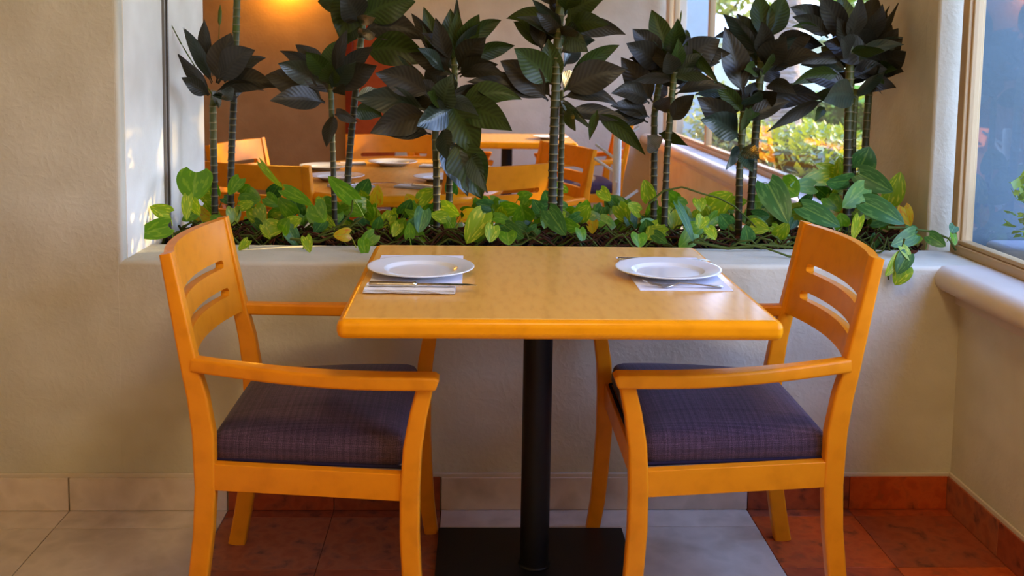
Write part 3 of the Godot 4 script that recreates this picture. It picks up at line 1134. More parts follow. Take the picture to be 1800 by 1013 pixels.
func rear_room():
	# coat stand
	var t := thing("coat_stand", "slim pale metal stand with short slanted pegs in the far room", "coat stand", Vector3(0.64, 0, -1.6))
	var mb := MB.new()
	lathe(mb, Vector3.ZERO, [Vector2(0.001, 0.0), Vector2(0.14, 0.0), Vector2(0.14, 0.008), Vector2(0.022, 0.02), Vector2(0.018, 0.03), Vector2(0.018, 1.0), Vector2(0.014, 1.01), Vector2(0.001, 1.012)], 18)
	put("post", mb.done(), M.chrome, t)
	var pegs := [[0.85, 2.6], [0.79, 2.75], [0.65, 0.3], [0.58, 0.15], [0.93, 0.35], [0.53, -0.2], [0.88, 1.5], [0.70, 4.6]]
	for p in pegs:
		mb = MB.new()
		var d := Vector3(cos(p[1]), 0.62, -sin(p[1]) * 0.9).normalized()
		tube(mb, [Vector3(0, p[0], 0) + d * 0.012, Vector3(0, p[0], 0) + d * 0.12], [0.0065, 0.0065], 8)
		put("peg", mb.done(), M.chrome, t)
	# red-brown wooden door frame on the far wall
	t = thing("door_1", "", "")
	t.set_meta("kind", "structure")
	t.set_meta("label", "reddish wooden door in a dark red frame on the far wall")
	t.position = Vector3(-0.86, 0, -5.09)
	mb = MB.new()
	span(mb, Vector3(-0.095, 0, 0), Vector3(-0.04, 1.62, 0.07), 0.004)
	span(mb, Vector3(-0.095, 1.62, 0), Vector3(0.30, 1.68, 0.07), 0.004)
	put("frame", mb.done(), M.door_wood, t)
	mb = MB.new()
	span(mb, Vector3(-0.04, 0.01, 0.01), Vector3(0.28, 1.62, 0.045), 0.004)
	put("panel", mb.done(), M.door_leaf, t)
	# wall lamp that washes the far wall
	t = thing("wall_lamp", "warm glowing wall lamp on the far brown wall", "lamp", Vector3(-1.40, 1.86, -5.09))
	mb = MB.new()
	rbox(mb, Vector3(0, 0.02, 0.02), Vector3(0.10, 0.08, 0.04), 0.01)
	put("mount", mb.done(), M.chrome, t)
	mb = MB.new()
	lathe(mb, Vector3(0, -0.07, 0.10), [Vector2(0.001, 0.0), Vector2(0.07, 0.0), Vector2(0.085, 0.02), Vector2(0.075, 0.10), Vector2(0.04, 0.13), Vector2(0.001, 0.13)], 20)
	var gm := StandardMaterial3D.new()
	gm.albedo_color = Color(1, 0.85, 0.55)
	gm.emission_enabled = true
	gm.emission = Color(1, 0.66, 0.18)
	gm.emission_energy_multiplier = 3.0
	put("shade", mb.done(), gm, t)
	var l := OmniLight3D.new()
	l.name = "wall_lamp_light"
	l.light_color = Color(1, 0.70, 0.20)
	l.light_energy = 0.55
	l.light_size = 0.04
	l.omni_range = 12.0
	l.omni_attenuation = 2.0
	l.shadow_enabled = true
	l.position = Vector3(0, -0.01, 0.10)
	t.add_child(l)


func planter():
	var mb := MB.new()
	var first := mb.v.size()
	for j in 25:
		for k in 97:
			var x := lerpf(-0.945, 1.448, k / 96.0)
			var z := lerpf(-0.262, -0.698, j / 24.0)
			mb.vert(Vector3(x, 0.672 + 0.035 * sin(PI * j / 24.0) + 0.012 * sin(x * 41.0 + z * 17.0) * cos(z * 53.0 + x * 9.0) + rng.randf_range(-0.005, 0.005), z))
	mb.rows(first, 25, 97, false)
	var so := put("planter_soil", mb.done(), M.soil)
	tag(so, "dark soil filling the planter behind the table", "soil", "", "stuff")
	var p: Node3D
	p = plant("short cane plant nearest the pale left reveal, upswept ragged leaves", Vector3(-0.824, 0.675, -0.500))
	cane(p, [Vector3(0.000, -0.030, 0.000), Vector3(-0.001, 0.178, 0.000), Vector3(-0.003, 0.363, 0.000), Vector3(-0.003, 0.445, 0.000), Vector3(0.006, 0.505, 0.000)], 0.0111, 0.0)
	lf(p, -0.006, 0.514, 0.000, -0.101, 0.692, -0.021, 0.037, -30, 0)
	lf(p, -0.003, 0.519, 0.000, -0.083, 0.690, 0.027, 0.048, -20, 2)
	lf(p, -0.015, 0.554, 0.000, -0.044, 0.722, -0.067, 0.044, -10, 0)
	lf(p, 0.009, 0.516, 0.000, 0.064, 0.676, 0.030, 0.083, 0, 0)
	lf(p, 0.014, 0.514, 0.000, 0.147, 0.624, 0.073, 0.086, -10, 0)
	lf(p, 0.034, 0.519, 0.000, 0.151, 0.599, -0.076, 0.057, -30, 0)
	lf(p, -0.014, 0.478, 0.000, -0.080, 0.607, 0.113, 0.050, -25, 0)
	lf(p, -0.016, 0.476, 0.000, -0.064, 0.536, 0.132, 0.046, 30, 0)
	lf(p, 0.024, 0.489, 0.000, 0.202, 0.504, 0.000, 0.072, -15, 0)
	lf(p, 0.011, 0.489, 0.000, 0.087, 0.465, 0.131, 0.062, -50, 2)
	lf(p, -0.001, 0.539, 0.000, -0.037, 0.635, -0.119, 0.033, -10, 2)
	crown(p, Vector3(0.006, 0.505, 0.000), 0.06, 5)
	spike(p, Vector3(0.012, 0.545, 0.000), Vector3(0.024, 0.766, 0.000), 0.0018, 0.0065)
	spike(p, Vector3(-0.002, 0.482, 0.020), Vector3(-0.094, 0.637, 0.020), 0.0022, 0.0022)
	spike(p, Vector3(-0.094, 0.637, 0.020), Vector3(-0.141, 0.730, 0.020), 0.0022, 0.0020)
	p = plant("bare ringed cane rising out of view beside the first short plant", Vector3(-0.798, 0.675, -0.600))
	cane(p, [Vector3(0.000, -0.030, 0.000), Vector3(0.003, 0.223, 0.000), Vector3(0.015, 0.469, 0.000), Vector3(0.024, 0.675, 0.000), Vector3(0.032, 0.896, 0.000)], 0.0114, 0.0)
	spike(p, Vector3(0.024, 0.678, 0.000), Vector3(0.030, 0.860, 0.000), 0.0130, 0.0190)
	p = plant("cane plant with spreading brownish leaves, third cane from the left", Vector3(-0.429, 0.675, -0.450))
	cane(p, [Vector3(0.000, -0.030, 0.000), Vector3(-0.006, 0.189, 0.000), Vector3(-0.011, 0.371, 0.000), Vector3(-0.016, 0.537, 0.000)], 0.0091, 0.0)
	lf(p, -0.032, 0.513, 0.000, -0.170, 0.583, 0.063, 0.072, -10, 2)
	lf(p, -0.027, 0.540, 0.000, -0.180, 0.622, -0.027, 0.050, -25, 0)
	lf(p, -0.027, 0.545, 0.000, -0.146, 0.642, -0.117, 0.052, 20, 0)
	lf(p, -0.021, 0.540, 0.000, -0.078, 0.621, 0.097, 0.060, -5, 1)
	lf(p, -0.017, 0.541, 0.000, -0.005, 0.659, -0.080, 0.070, 0, 1)
	lf(p, -0.002, 0.546, 0.000, 0.050, 0.691, 0.097, 0.046, -25, 0)
	lf(p, 0.003, 0.516, 0.000, 0.121, 0.638, 0.029, 0.056, 20, 0)
	lf(p, 0.001, 0.498, 0.000, 0.138, 0.581, 0.087, 0.074, 10, 0)
	lf(p, -0.034, 0.460, 0.000, -0.221, 0.543, 0.002, 0.096, -5, 0)
	lf(p, -0.034, 0.460, 0.000, -0.192, 0.467, 0.082, 0.072, 20, 0)
	lf(p, -0.009, 0.425, 0.000, -0.014, 0.329, 0.111, 0.047, 20, 0)
	lf(p, -0.002, 0.421, 0.000, 0.090, 0.411, 0.152, 0.045, 30, 0)
	lf(p, -0.007, 0.506, 0.000, 0.046, 0.489, 0.126, 0.036, -30, 0)
	crown(p, Vector3(-0.016, 0.537, 0.000), 0.06, 7)
	p = plant("tall leaning cane with broad leaves high up, fourth from the left", Vector3(-0.418, 0.675, -0.600))
	cane(p, [Vector3(0.000, -0.030, 0.000), Vector3(0.011, 0.227, 0.000), Vector3(0.030, 0.437, 0.000), Vector3(0.044, 0.588, 0.000), Vector3(0.063, 0.756, 0.000), Vector3(0.068, 0.886, 0.000)], 0.0114, 0.0)
	lf(p, 0.040, 0.814, 0.000, -0.018, 0.668, 0.009, 0.111, 5, 1)
	lf(p, 0.050, 0.721, 0.000, 0.001, 0.816, 0.106, 0.090, 15, 0)
	lf(p, 0.050, 0.731, 0.000, 0.232, 0.791, 0.004, 0.107, 10, 1)
	lf(p, 0.056, 0.690, 0.000, 0.261, 0.667, 0.001, 0.093, -10, 0)
	lf(p, 0.061, 0.622, 0.000, 0.286, 0.590, 0.018, 0.105, 0, 1)
	lf(p, 0.045, 0.731, 0.000, -0.016, 0.643, -0.120, 0.066, -20, 1)
	lf(p, 0.045, 0.762, 0.000, 0.154, 0.841, -0.067, 0.085, -10, 1)
	lf(p, 0.050, 0.762, 0.000, -0.104, 0.791, -0.099, 0.090, 20, 1)
	lf(p, 0.035, 0.471, 0.000, 0.130, 0.486, -0.115, 0.039, -30, 1)
	lf(p, 0.020, 0.418, 0.000, 0.117, 0.403, -0.089, 0.063, 10, 1)
	lf(p, 0.045, 0.669, 0.000, 0.113, 0.680, 0.141, 0.050, 40, 2)
	lf(p, 0.040, 0.715, 0.000, 0.115, 0.731, 0.165, 0.042, 40, 2)
	crown(p, Vector3(0.068, 0.886, 0.000), 0.12, 9)
	p = plant("cane plant with big drooping glossy leaves behind the left plate", Vector3(-0.103, 0.675, -0.400))
	cane(p, [Vector3(0.000, -0.030, 0.000), Vector3(-0.003, 0.253, 0.000), Vector3(-0.008, 0.361, 0.000), Vector3(0.000, 0.451, 0.000), Vector3(0.014, 0.483, 0.000)], 0.0116, 0.0)
	lf(p, -0.026, 0.487, 0.000, -0.193, 0.557, 0.034, 0.087, -10, 0)
	lf(p, -0.035, 0.442, 0.000, -0.259, 0.477, 0.012, 0.085, -10, 2)
	lf(p, -0.025, 0.427, 0.000, -0.210, 0.370, 0.026, 0.095, -8, 0)
	lf(p, 0.014, 0.448, 0.000, 0.045, 0.560, 0.143, 0.079, -15, 3)
	lf(p, 0.044, 0.448, 0.000, -0.062, 0.398, 0.089, 0.088, -15, 2)
	lf(p, 0.039, 0.463, 0.000, 0.128, 0.291, 0.010, 0.105, 5, 1)
	lf(p, 0.054, 0.448, 0.000, 0.263, 0.482, 0.022, 0.070, -15, 1)
	lf(p, 0.064, 0.444, 0.000, 0.233, 0.386, 0.070, 0.091, 5, 1)
	lf(p, 0.015, 0.387, 0.000, 0.031, 0.301, 0.137, 0.056, 25, 2)
	lf(p, 0.055, 0.353, 0.000, 0.142, 0.165, 0.014, 0.120, 0, 1)
	lf(p, 0.015, 0.352, 0.000, 0.097, 0.176, 0.029, 0.081, -15, 2)
	lf(p, 0.095, 0.308, 0.000, 0.157, 0.197, 0.108, 0.069, 35, 3)
	lf(p, -0.020, 0.367, 0.000, -0.209, 0.376, -0.014, 0.067, 20, 0)
	crown(p, Vector3(0.014, 0.483, 0.000), 0.06, 6)
	p = plant("cane plant with an upright fan of dark leaves above the drooping ones", Vector3(-0.069, 0.675, -0.500))
	cane(p, [Vector3(0.000, -0.030, 0.000), Vector3(0.002, 0.205, 0.000), Vector3(0.013, 0.372, 0.000), Vector3(0.016, 0.483, 0.000), Vector3(0.015, 0.612, 0.000)], 0.0111, 0.0)
	lf(p, -0.029, 0.591, 0.000, -0.087, 0.771, -0.022, 0.054, 5, 1)
	lf(p, -0.009, 0.576, 0.000, -0.044, 0.733, 0.085, 0.056, 5, 0)
	lf(p, 0.006, 0.596, 0.000, -0.001, 0.766, -0.020, 0.070, 0, 1)
	lf(p, 0.017, 0.581, 0.000, 0.023, 0.761, 0.045, 0.051, 5, 1)
	lf(p, 0.014, 0.612, 0.000, 0.020, 0.801, -0.044, 0.042, -40, 2)
	lf(p, 0.024, 0.607, 0.000, 0.092, 0.747, 0.063, 0.062, 10, 1)
	lf(p, 0.037, 0.622, 0.000, 0.165, 0.732, -0.008, 0.053, 15, 1)
	lf(p, 0.025, 0.571, 0.000, 0.113, 0.674, 0.128, 0.074, 5, 0)
	lf(p, 0.057, 0.602, 0.000, 0.211, 0.651, -0.035, 0.053, 15, 1)
	lf(p, 0.027, 0.556, 0.000, 0.152, 0.589, 0.111, 0.063, 15, 0)
	lf(p, 0.032, 0.546, 0.000, 0.176, 0.555, 0.139, 0.053, -20, 0)
	lf(p, -0.019, 0.565, 0.000, -0.097, 0.637, 0.117, 0.048, 40, 2)
	lf(p, -0.059, 0.493, 0.000, -0.162, 0.614, 0.102, 0.037, -45, 3)
	lf(p, -0.014, 0.581, 0.000, -0.128, 0.751, -0.020, 0.056, -40, 0)
	lf(p, 0.028, 0.495, 0.000, 0.130, 0.481, 0.151, 0.046, 30, 3)
	lf(p, 0.002, 0.510, 0.000, -0.069, 0.553, -0.110, 0.050, 10, 0)
	lf(p, -0.018, 0.479, 0.000, -0.079, 0.579, -0.095, 0.067, -10, 0)
	crown(p, Vector3(0.015, 0.612, 0.000), 0.10, 8)
	p = plant("thickest tall cane in the middle, layered leaves up to the top", Vector3(0.266, 0.675, -0.420))
	cane(p, [Vector3(0.000, -0.030, 0.000), Vector3(-0.002, 0.255, 0.000), Vector3(0.001, 0.473, 0.000), Vector3(0.005, 0.652, 0.000), Vector3(0.014, 0.830, 0.000)], 0.0153, 0.0)
	lf(p, 0.020, 0.701, 0.000, -0.085, 0.789, 0.113, 0.040, -40, 2)
	lf(p, 0.029, 0.731, 0.000, 0.140, 0.797, 0.082, 0.068, -10, 1)
	lf(p, 0.035, 0.711, 0.000, 0.147, 0.716, 0.155, 0.060, -10, 1)
	lf(p, 0.040, 0.687, 0.000, 0.220, 0.690, 0.005, 0.059, 20, 0)
	lf(p, 0.029, 0.751, 0.000, 0.154, 0.853, -0.098, 0.065, -10, 1)
	lf(p, 0.024, 0.760, 0.000, 0.049, 0.850, 0.121, 0.062, 0, 1)
	lf(p, -0.034, 0.636, 0.000, -0.133, 0.729, -0.081, 0.050, 15, 1)
	lf(p, -0.043, 0.631, 0.000, -0.076, 0.768, -0.038, 0.046, 10, 0)
	lf(p, -0.029, 0.641, 0.000, -0.036, 0.742, -0.133, 0.040, 20, 0)
	lf(p, -0.007, 0.529, 0.000, -0.135, 0.641, 0.101, 0.088, 5, 1)
	lf(p, -0.006, 0.524, 0.000, -0.026, 0.673, 0.019, 0.071, 0, 1)
	lf(p, 0.025, 0.696, 0.000, 0.087, 0.632, 0.150, 0.081, 35, 3)
	lf(p, 0.027, 0.587, 0.000, 0.089, 0.664, -0.123, 0.061, 15, 2)
	lf(p, 0.029, 0.512, 0.000, 0.201, 0.657, 0.005, 0.061, 20, 1)
	lf(p, 0.027, 0.507, 0.000, 0.219, 0.580, 0.034, 0.096, -10, 0)
	lf(p, 0.024, 0.487, 0.000, 0.202, 0.465, 0.012, 0.053, -20, 0)
	lf(p, 0.025, 0.437, 0.000, 0.241, 0.415, 0.011, 0.052, -25, 0)
	lf(p, 0.025, 0.472, 0.000, 0.109, 0.393, 0.111, 0.033, 45, 3)
	lf(p, 0.030, 0.452, 0.000, 0.051, 0.393, 0.159, 0.036, 30, 1)
	lf(p, 0.136, 0.449, 0.000, 0.097, 0.364, 0.140, 0.027, 30, 1)
	lf(p, -0.021, 0.477, 0.000, -0.176, 0.601, 0.030, 0.088, -10, 0)
	lf(p, -0.021, 0.479, 0.000, -0.282, 0.533, 0.009, 0.067, 20, 0)
	lf(p, 0.131, 0.438, 0.000, 0.292, 0.308, 0.015, 0.055, 25, 1)
	lf(p, -0.011, 0.487, 0.000, -0.102, 0.553, -0.112, 0.061, 15, 0)
	lf(p, 0.000, 0.716, 0.000, 0.018, 0.843, -0.061, 0.059, 10, 0)
	crown(p, Vector3(0.014, 0.830, 0.000), 0.22, 12)
	p = plant("thin cane pressed against the right of the thickest middle cane", Vector3(0.295, 0.675, -0.500))
	cane(p, [Vector3(0.000, -0.030, 0.000), Vector3(0.002, 0.246, 0.000), Vector3(0.002, 0.451, 0.000), Vector3(-0.005, 0.525, 0.000)], 0.0102, 0.0)
	lf(p, 0.002, 0.500, 0.000, 0.062, 0.555, -0.095, 0.067, -10, 0)
	lf(p, -0.003, 0.515, 0.000, -0.053, 0.574, -0.114, 0.056, 10, 0)
	lf(p, 0.003, 0.479, 0.000, 0.017, 0.421, 0.135, 0.037, -30, 1)
	p = plant("cane plant with a small round lower leaf, left of the far window", Vector3(0.609, 0.675, -0.500))
	cane(p, [Vector3(0.000, -0.030, 0.000), Vector3(-0.006, 0.287, 0.000), Vector3(-0.010, 0.437, 0.000), Vector3(0.005, 0.548, 0.000), Vector3(0.026, 0.613, 0.000)], 0.0111, 0.0)
	lf(p, 0.026, 0.633, 0.000, -0.022, 0.775, -0.039, 0.063, -5, 1)
	lf(p, 0.036, 0.628, 0.000, 0.033, 0.741, 0.125, 0.064, 10, 1)
	lf(p, 0.057, 0.633, 0.000, 0.113, 0.714, -0.118, 0.055, -5, 1)
	lf(p, 0.011, 0.602, 0.000, -0.090, 0.711, 0.004, 0.074, 10, 0)
	lf(p, 0.011, 0.586, 0.000, -0.123, 0.662, 0.093, 0.078, 10, 0)
	lf(p, 0.016, 0.612, 0.000, -0.046, 0.714, -0.090, 0.060, 5, 1)
	lf(p, -0.016, 0.475, 0.000, -0.128, 0.619, 0.026, 0.082, -10, 0)
	lf(p, -0.027, 0.470, 0.000, -0.163, 0.504, 0.065, 0.068, 20, 0)
	lf(p, -0.030, 0.408, 0.000, -0.194, 0.430, 0.080, 0.056, -25, 0)
	lf(p, -0.025, 0.424, 0.000, -0.166, 0.463, 0.070, 0.059, 25, 0)
	lf(p, 0.007, 0.372, 0.000, 0.074, 0.345, 0.143, 0.036, 20, 1)
	lf(p, 0.004, 0.315, 0.000, -0.060, 0.380, 0.180, 0.058, 0, 2)
	lf(p, 0.000, 0.447, 0.000, 0.009, 0.500, 0.160, 0.050, -20, 0)
	lf(p, -0.011, 0.478, 0.000, 0.048, 0.538, -0.133, 0.056, -10, 0)
	crown(p, Vector3(0.026, 0.613, 0.000), 0.06, 8)
	spike(p, Vector3(0.062, 0.641, -0.020), Vector3(0.073, 0.774, -0.020), 0.0030, 0.0030)
	p = plant("cane plant just right of the one with a round lower leaf", Vector3(0.627, 0.675, -0.420))
	cane(p, [Vector3(0.000, -0.030, 0.000), Vector3(0.002, 0.296, 0.000), Vector3(0.011, 0.478, 0.000), Vector3(0.019, 0.587, 0.000)], 0.0108, 0.0)
	lf(p, 0.034, 0.588, 0.000, 0.153, 0.680, 0.029, 0.093, 10, 0)
	lf(p, 0.029, 0.583, 0.000, 0.191, 0.635, 0.023, 0.070, 15, 0)
	lf(p, 0.027, 0.658, 0.000, 0.150, 0.538, 0.053, 0.038, 35, 1)
	lf(p, 0.015, 0.555, 0.000, 0.106, 0.554, 0.142, 0.047, 35, 3)
	lf(p, 0.022, 0.502, 0.000, 0.176, 0.526, 0.047, 0.045, -30, 0)
	lf(p, 0.009, 0.416, 0.000, 0.066, 0.506, 0.087, 0.057, -30, 0)
	lf(p, 0.087, 0.503, 0.000, 0.249, 0.504, -0.104, 0.054, -20, 2)
	lf(p, 0.014, 0.567, 0.000, -0.034, 0.636, 0.137, 0.057, -10, 0)
	lf(p, 0.016, 0.522, 0.000, -0.011, 0.586, -0.139, 0.050, -15, 0)
	lf(p, 0.021, 0.522, 0.000, 0.146, 0.506, -0.075, 0.037, -30, 0)
	lf(p, 0.014, 0.577, 0.000, 0.105, 0.655, -0.105, 0.055, 15, 0)
	crown(p, Vector3(0.019, 0.587, 0.000), 0.06, 7)
	p = plant("cane plant with a collar of drooping striped leaves low on the stem", Vector3(0.871, 0.675, -0.420))
	cane(p, [Vector3(0.000, -0.030, 0.000), Vector3(-0.005, 0.262, 0.000), Vector3(-0.001, 0.390, 0.000), Vector3(0.002, 0.472, 0.000)], 0.0117, 0.0)
	lf(p, -0.011, 0.361, 0.000, -0.164, 0.431, 0.108, 0.080, 0, 2)
	lf(p, -0.012, 0.374, 0.000, -0.154, 0.496, 0.014, 0.082, -10, 0)
	lf(p, -0.003, 0.335, 0.000, -0.077, 0.276, 0.111, 0.046, -25, 2)
	lf(p, 0.000, 0.335, 0.000, 0.010, 0.317, 0.166, 0.049, 20, 3)
	lf(p, 0.000, 0.332, 0.000, 0.002, 0.270, 0.124, 0.044, 20, 3)
	lf(p, -0.001, 0.505, 0.000, -0.071, 0.719, 0.005, 0.084, 5, 0)
	lf(p, 0.004, 0.440, 0.000, 0.060, 0.545, -0.088, 0.065, 10, 0)
	lf(p, -0.002, 0.455, 0.000, -0.002, 0.522, -0.129, 0.070, 5, 0)
	lf(p, 0.003, 0.389, 0.000, -0.034, 0.472, 0.153, 0.049, 20, 1)
	lf(p, -0.001, 0.425, 0.000, 0.081, 0.456, -0.113, 0.041, 25, 0)
	crown(p, Vector3(0.002, 0.472, 0.000), 0.06, 5)
	p = plant("cane plant with two pale green upright leaves before the far window", Vector3(0.924, 0.675, -0.500))
	cane(p, [Vector3(0.000, -0.030, 0.000), Vector3(0.010, 0.329, 0.000), Vector3(0.016, 0.460, 0.000), Vector3(0.021, 0.609, 0.000), Vector3(0.026, 0.692, 0.000)], 0.0129, 0.0)
	lf(p, 0.009, 0.632, 0.000, -0.129, 0.762, 0.071, 0.052, -40, 2)
	lf(p, 0.008, 0.668, 0.000, -0.046, 0.772, -0.081, 0.058, 20, 2)
	lf(p, 0.025, 0.679, 0.000, 0.026, 0.836, -0.080, 0.074, 0, 1)
	lf(p, 0.041, 0.684, 0.000, 0.124, 0.829, -0.099, 0.074, 5, 1)
	lf(p, 0.027, 0.633, 0.000, -0.018, 0.737, 0.130, 0.061, -5, 0)
	lf(p, 0.024, 0.596, 0.000, 0.066, 0.692, 0.111, 0.082, -5, 0)
	lf(p, 0.058, 0.638, 0.000, 0.171, 0.696, 0.046, 0.076, 10, 0)
	lf(p, 0.059, 0.633, 0.000, 0.233, 0.667, -0.025, 0.069, 10, 0)
	lf(p, 0.066, 0.587, 0.000, 0.188, 0.632, 0.094, 0.051, -20, 0)
	lf(p, 0.037, 0.530, 0.000, 0.103, 0.507, 0.126, 0.050, -25, 0)
	lf(p, 0.007, 0.478, 0.000, 0.030, 0.515, 0.164, 0.069, -10, 0)
	lf(p, 0.011, 0.460, 0.000, 0.230, 0.492, 0.003, 0.074, 10, 0)
	lf(p, 0.018, 0.457, 0.000, -0.059, 0.422, 0.156, 0.036, 30, 1)
	lf(p, 0.026, 0.545, 0.000, 0.113, 0.597, -0.105, 0.071, 5, 0)
	lf(p, 0.014, 0.571, 0.000, -0.082, 0.587, 0.182, 0.045, 20, 1)
	lf(p, 0.013, 0.591, 0.000, -0.022, 0.658, -0.112, 0.051, 30, 1)
	crown(p, Vector3(0.026, 0.692, 0.000), 0.14, 9)
	p = plant("cane plant with a pale blue lit low leaf, right end of far window", Vector3(1.240, 0.675, -0.450))
	cane(p, [Vector3(0.000, -0.030, 0.000), Vector3(-0.015, 0.393, 0.000), Vector3(-0.018, 0.577, 0.000), Vector3(-0.023, 0.677, 0.000)], 0.0136, 0.0)
	lf(p, -0.074, 0.697, 0.000, -0.241, 0.784, 0.064, 0.077, 10, 0)
	lf(p, -0.032, 0.677, 0.000, -0.157, 0.816, 0.084, 0.074, -5, 0)
	lf(p, -0.095, 0.691, 0.000, -0.250, 0.752, 0.113, 0.050, -20, 0)
	lf(p, -0.115, 0.696, 0.000, -0.252, 0.720, 0.111, 0.027, -30, 1)
	lf(p, -0.033, 0.687, 0.000, -0.048, 0.835, -0.034, 0.075, 0, 1)
	lf(p, -0.022, 0.682, 0.000, -0.040, 0.821, 0.116, 0.060, 5, 0)
	lf(p, 0.043, 0.620, 0.000, -0.116, 0.675, 0.016, 0.088, 5, 0)
	lf(p, -0.048, 0.570, 0.000, -0.214, 0.538, 0.016, 0.051, -20, 1)
	lf(p, -0.015, 0.525, 0.000, -0.181, 0.563, 0.006, 0.063, 15, 0)
	lf(p, 0.007, 0.500, 0.000, -0.158, 0.494, 0.161, 0.085, 0, 2)
	lf(p, -0.095, 0.467, 0.000, -0.169, 0.427, 0.130, 0.027, 30, 1)
	lf(p, -0.106, 0.488, 0.000, -0.290, 0.387, 0.026, 0.047, -25, 0)
	lf(p, -0.024, 0.611, 0.000, -0.056, 0.662, -0.106, 0.066, 10, 0)
	lf(p, -0.020, 0.647, 0.000, -0.024, 0.716, -0.128, 0.065, -5, 0)
	lf(p, -0.020, 0.632, 0.000, -0.113, 0.688, 0.165, 0.067, 5, 0)
	crown(p, Vector3(-0.023, 0.677, 0.000), 0.12, 9)
	p = plant("slim short cane between the two canes next to the pier", Vector3(1.285, 0.675, -0.520))
	cane(p, [Vector3(0.000, -0.030, 0.000), Vector3(-0.016, 0.388, 0.000), Vector3(-0.015, 0.483, 0.000), Vector3(-0.012, 0.539, 0.000)], 0.0102, 0.0)
	lf(p, -0.015, 0.581, 0.000, -0.008, 0.620, 0.151, 0.028, 40, 3)
	lf(p, -0.023, 0.539, 0.000, 0.061, 0.601, -0.115, 0.056, -10, 0)
	lf(p, -0.023, 0.528, 0.000, -0.031, 0.595, -0.103, 0.061, -10, 0)
	lf(p, -0.019, 0.560, 0.000, -0.009, 0.603, 0.155, 0.051, 20, 0)
	crown(p, Vector3(-0.012, 0.539, 0.000), 0.06, 4)
	p = plant("cane plant nearest the right pier, dark leaves leaning towards it", Vector3(1.344, 0.675, -0.580))
	cane(p, [Vector3(0.000, -0.030, 0.000), Vector3(-0.009, 0.365, 0.000), Vector3(-0.005, 0.538, 0.000), Vector3(-0.007, 0.643, 0.000)], 0.0123, 0.0)
	lf(p, -0.035, 0.696, 0.000, 0.040, 0.833, -0.082, 0.078, 5, 0)
	lf(p, -0.029, 0.681, 0.000, -0.010, 0.805, 0.090, 0.066, 10, 0)
	lf(p, -0.023, 0.675, 0.000, 0.070, 0.786, -0.065, 0.054, -10, 0)
	lf(p, -0.011, 0.649, 0.000, 0.071, 0.814, 0.023, 0.039, 40, 0)
	lf(p, -0.018, 0.665, 0.000, 0.071, 0.807, -0.051, 0.026, 30, 0)
	lf(p, 0.006, 0.623, 0.000, 0.071, 0.743, -0.022, 0.057, 15, 0)
	lf(p, 0.000, 0.628, 0.000, 0.071, 0.730, 0.032, 0.064, 10, 0)
	lf(p, 0.004, 0.602, 0.000, 0.071, 0.695, 0.068, 0.072, -10, 0)
	lf(p, 0.013, 0.589, 0.000, 0.071, 0.651, 0.103, 0.084, 5, 0)
	lf(p, 0.008, 0.584, 0.000, 0.068, 0.587, 0.099, 0.056, -15, 0)
	lf(p, -0.002, 0.560, 0.000, -0.023, 0.512, 0.159, 0.033, -25, 0)
	lf(p, 0.001, 0.570, 0.000, -0.012, 0.542, 0.140, 0.027, 25, 1)
	lf(p, -0.010, 0.623, 0.000, -0.104, 0.722, 0.148, 0.076, -5, 0)
	lf(p, -0.011, 0.633, 0.000, -0.043, 0.703, -0.096, 0.067, 5, 0)
	lf(p, -0.007, 0.612, 0.000, -0.006, 0.690, 0.113, 0.071, 5, 0)
	lf(p, -0.001, 0.602, 0.000, -0.043, 0.572, 0.157, 0.049, -40, 3)
	crown(p, Vector3(-0.007, 0.643, 0.000), 0.06, 9)


# ---------------------------------------------------------------- plants
func lf(p: Node3D, bx: float, by: float, bz: float, tx: float, ty: float, tz: float, w: float, roll: float, kind: int):
	var mb := MB.new()
	blade(mb, Vector3(bx, by, bz), Vector3(tx, ty, tz), w, deg_to_rad(roll))
	put("leaf", mb.done(), M["blade%d" % kind], p)


# a lance-shaped blade on a short stalk, folded along the midrib and arching over
func blade(mb: MB, b: Vector3, t: Vector3, w: float, roll: float):
	var a := t - b
	var len := a.length()
	var ax := a / len
	var lat := ax.cross(Vector3(0, 0, 1)).normalized().rotated(ax, roll)
	var nn := lat.cross(ax)
	if nn.z < 0: nn = -nn
	var arch := rng.randf_range(0.06, 0.19) * len
	var curl := rng.randf_range(-0.05, 0.05) * len
	var ph := rng.randf_range(0, TAU)
	var first := mb.v.size()
	var R := 15
	for r in R:
		var u := r / float(R - 1)
		var c := b + a * u + Vector3.UP * arch * 4.0 * u * (1.0 - u) * absf(ax.x * 0.9 + 0.1) + nn * curl * 4.0 * u * (1.0 - u)
		var q := clampf((u - 0.08) / 0.92, 0.0, 1.0)
		var hw := w * 0.60 * pow(maxf(sin(PI * pow(q, 0.80)), 0.0), 0.92) * (1.0 - 0.18 * q)
		hw = maxf(hw, 0.0032 if u < 0.9 else 0.0004)
		for k in 7:
			var s := (k - 3) / 3.0
			var wave := 0.035 * w * sin(u * 13.0 + ph + s * 1.5) * absf(s)
			mb.vert(c + lat * s * hw + nn * (absf(s) * hw * 0.30 + wave), Vector2((s + 1) / 2, q))
	mb.rows(first, R, 7, false)


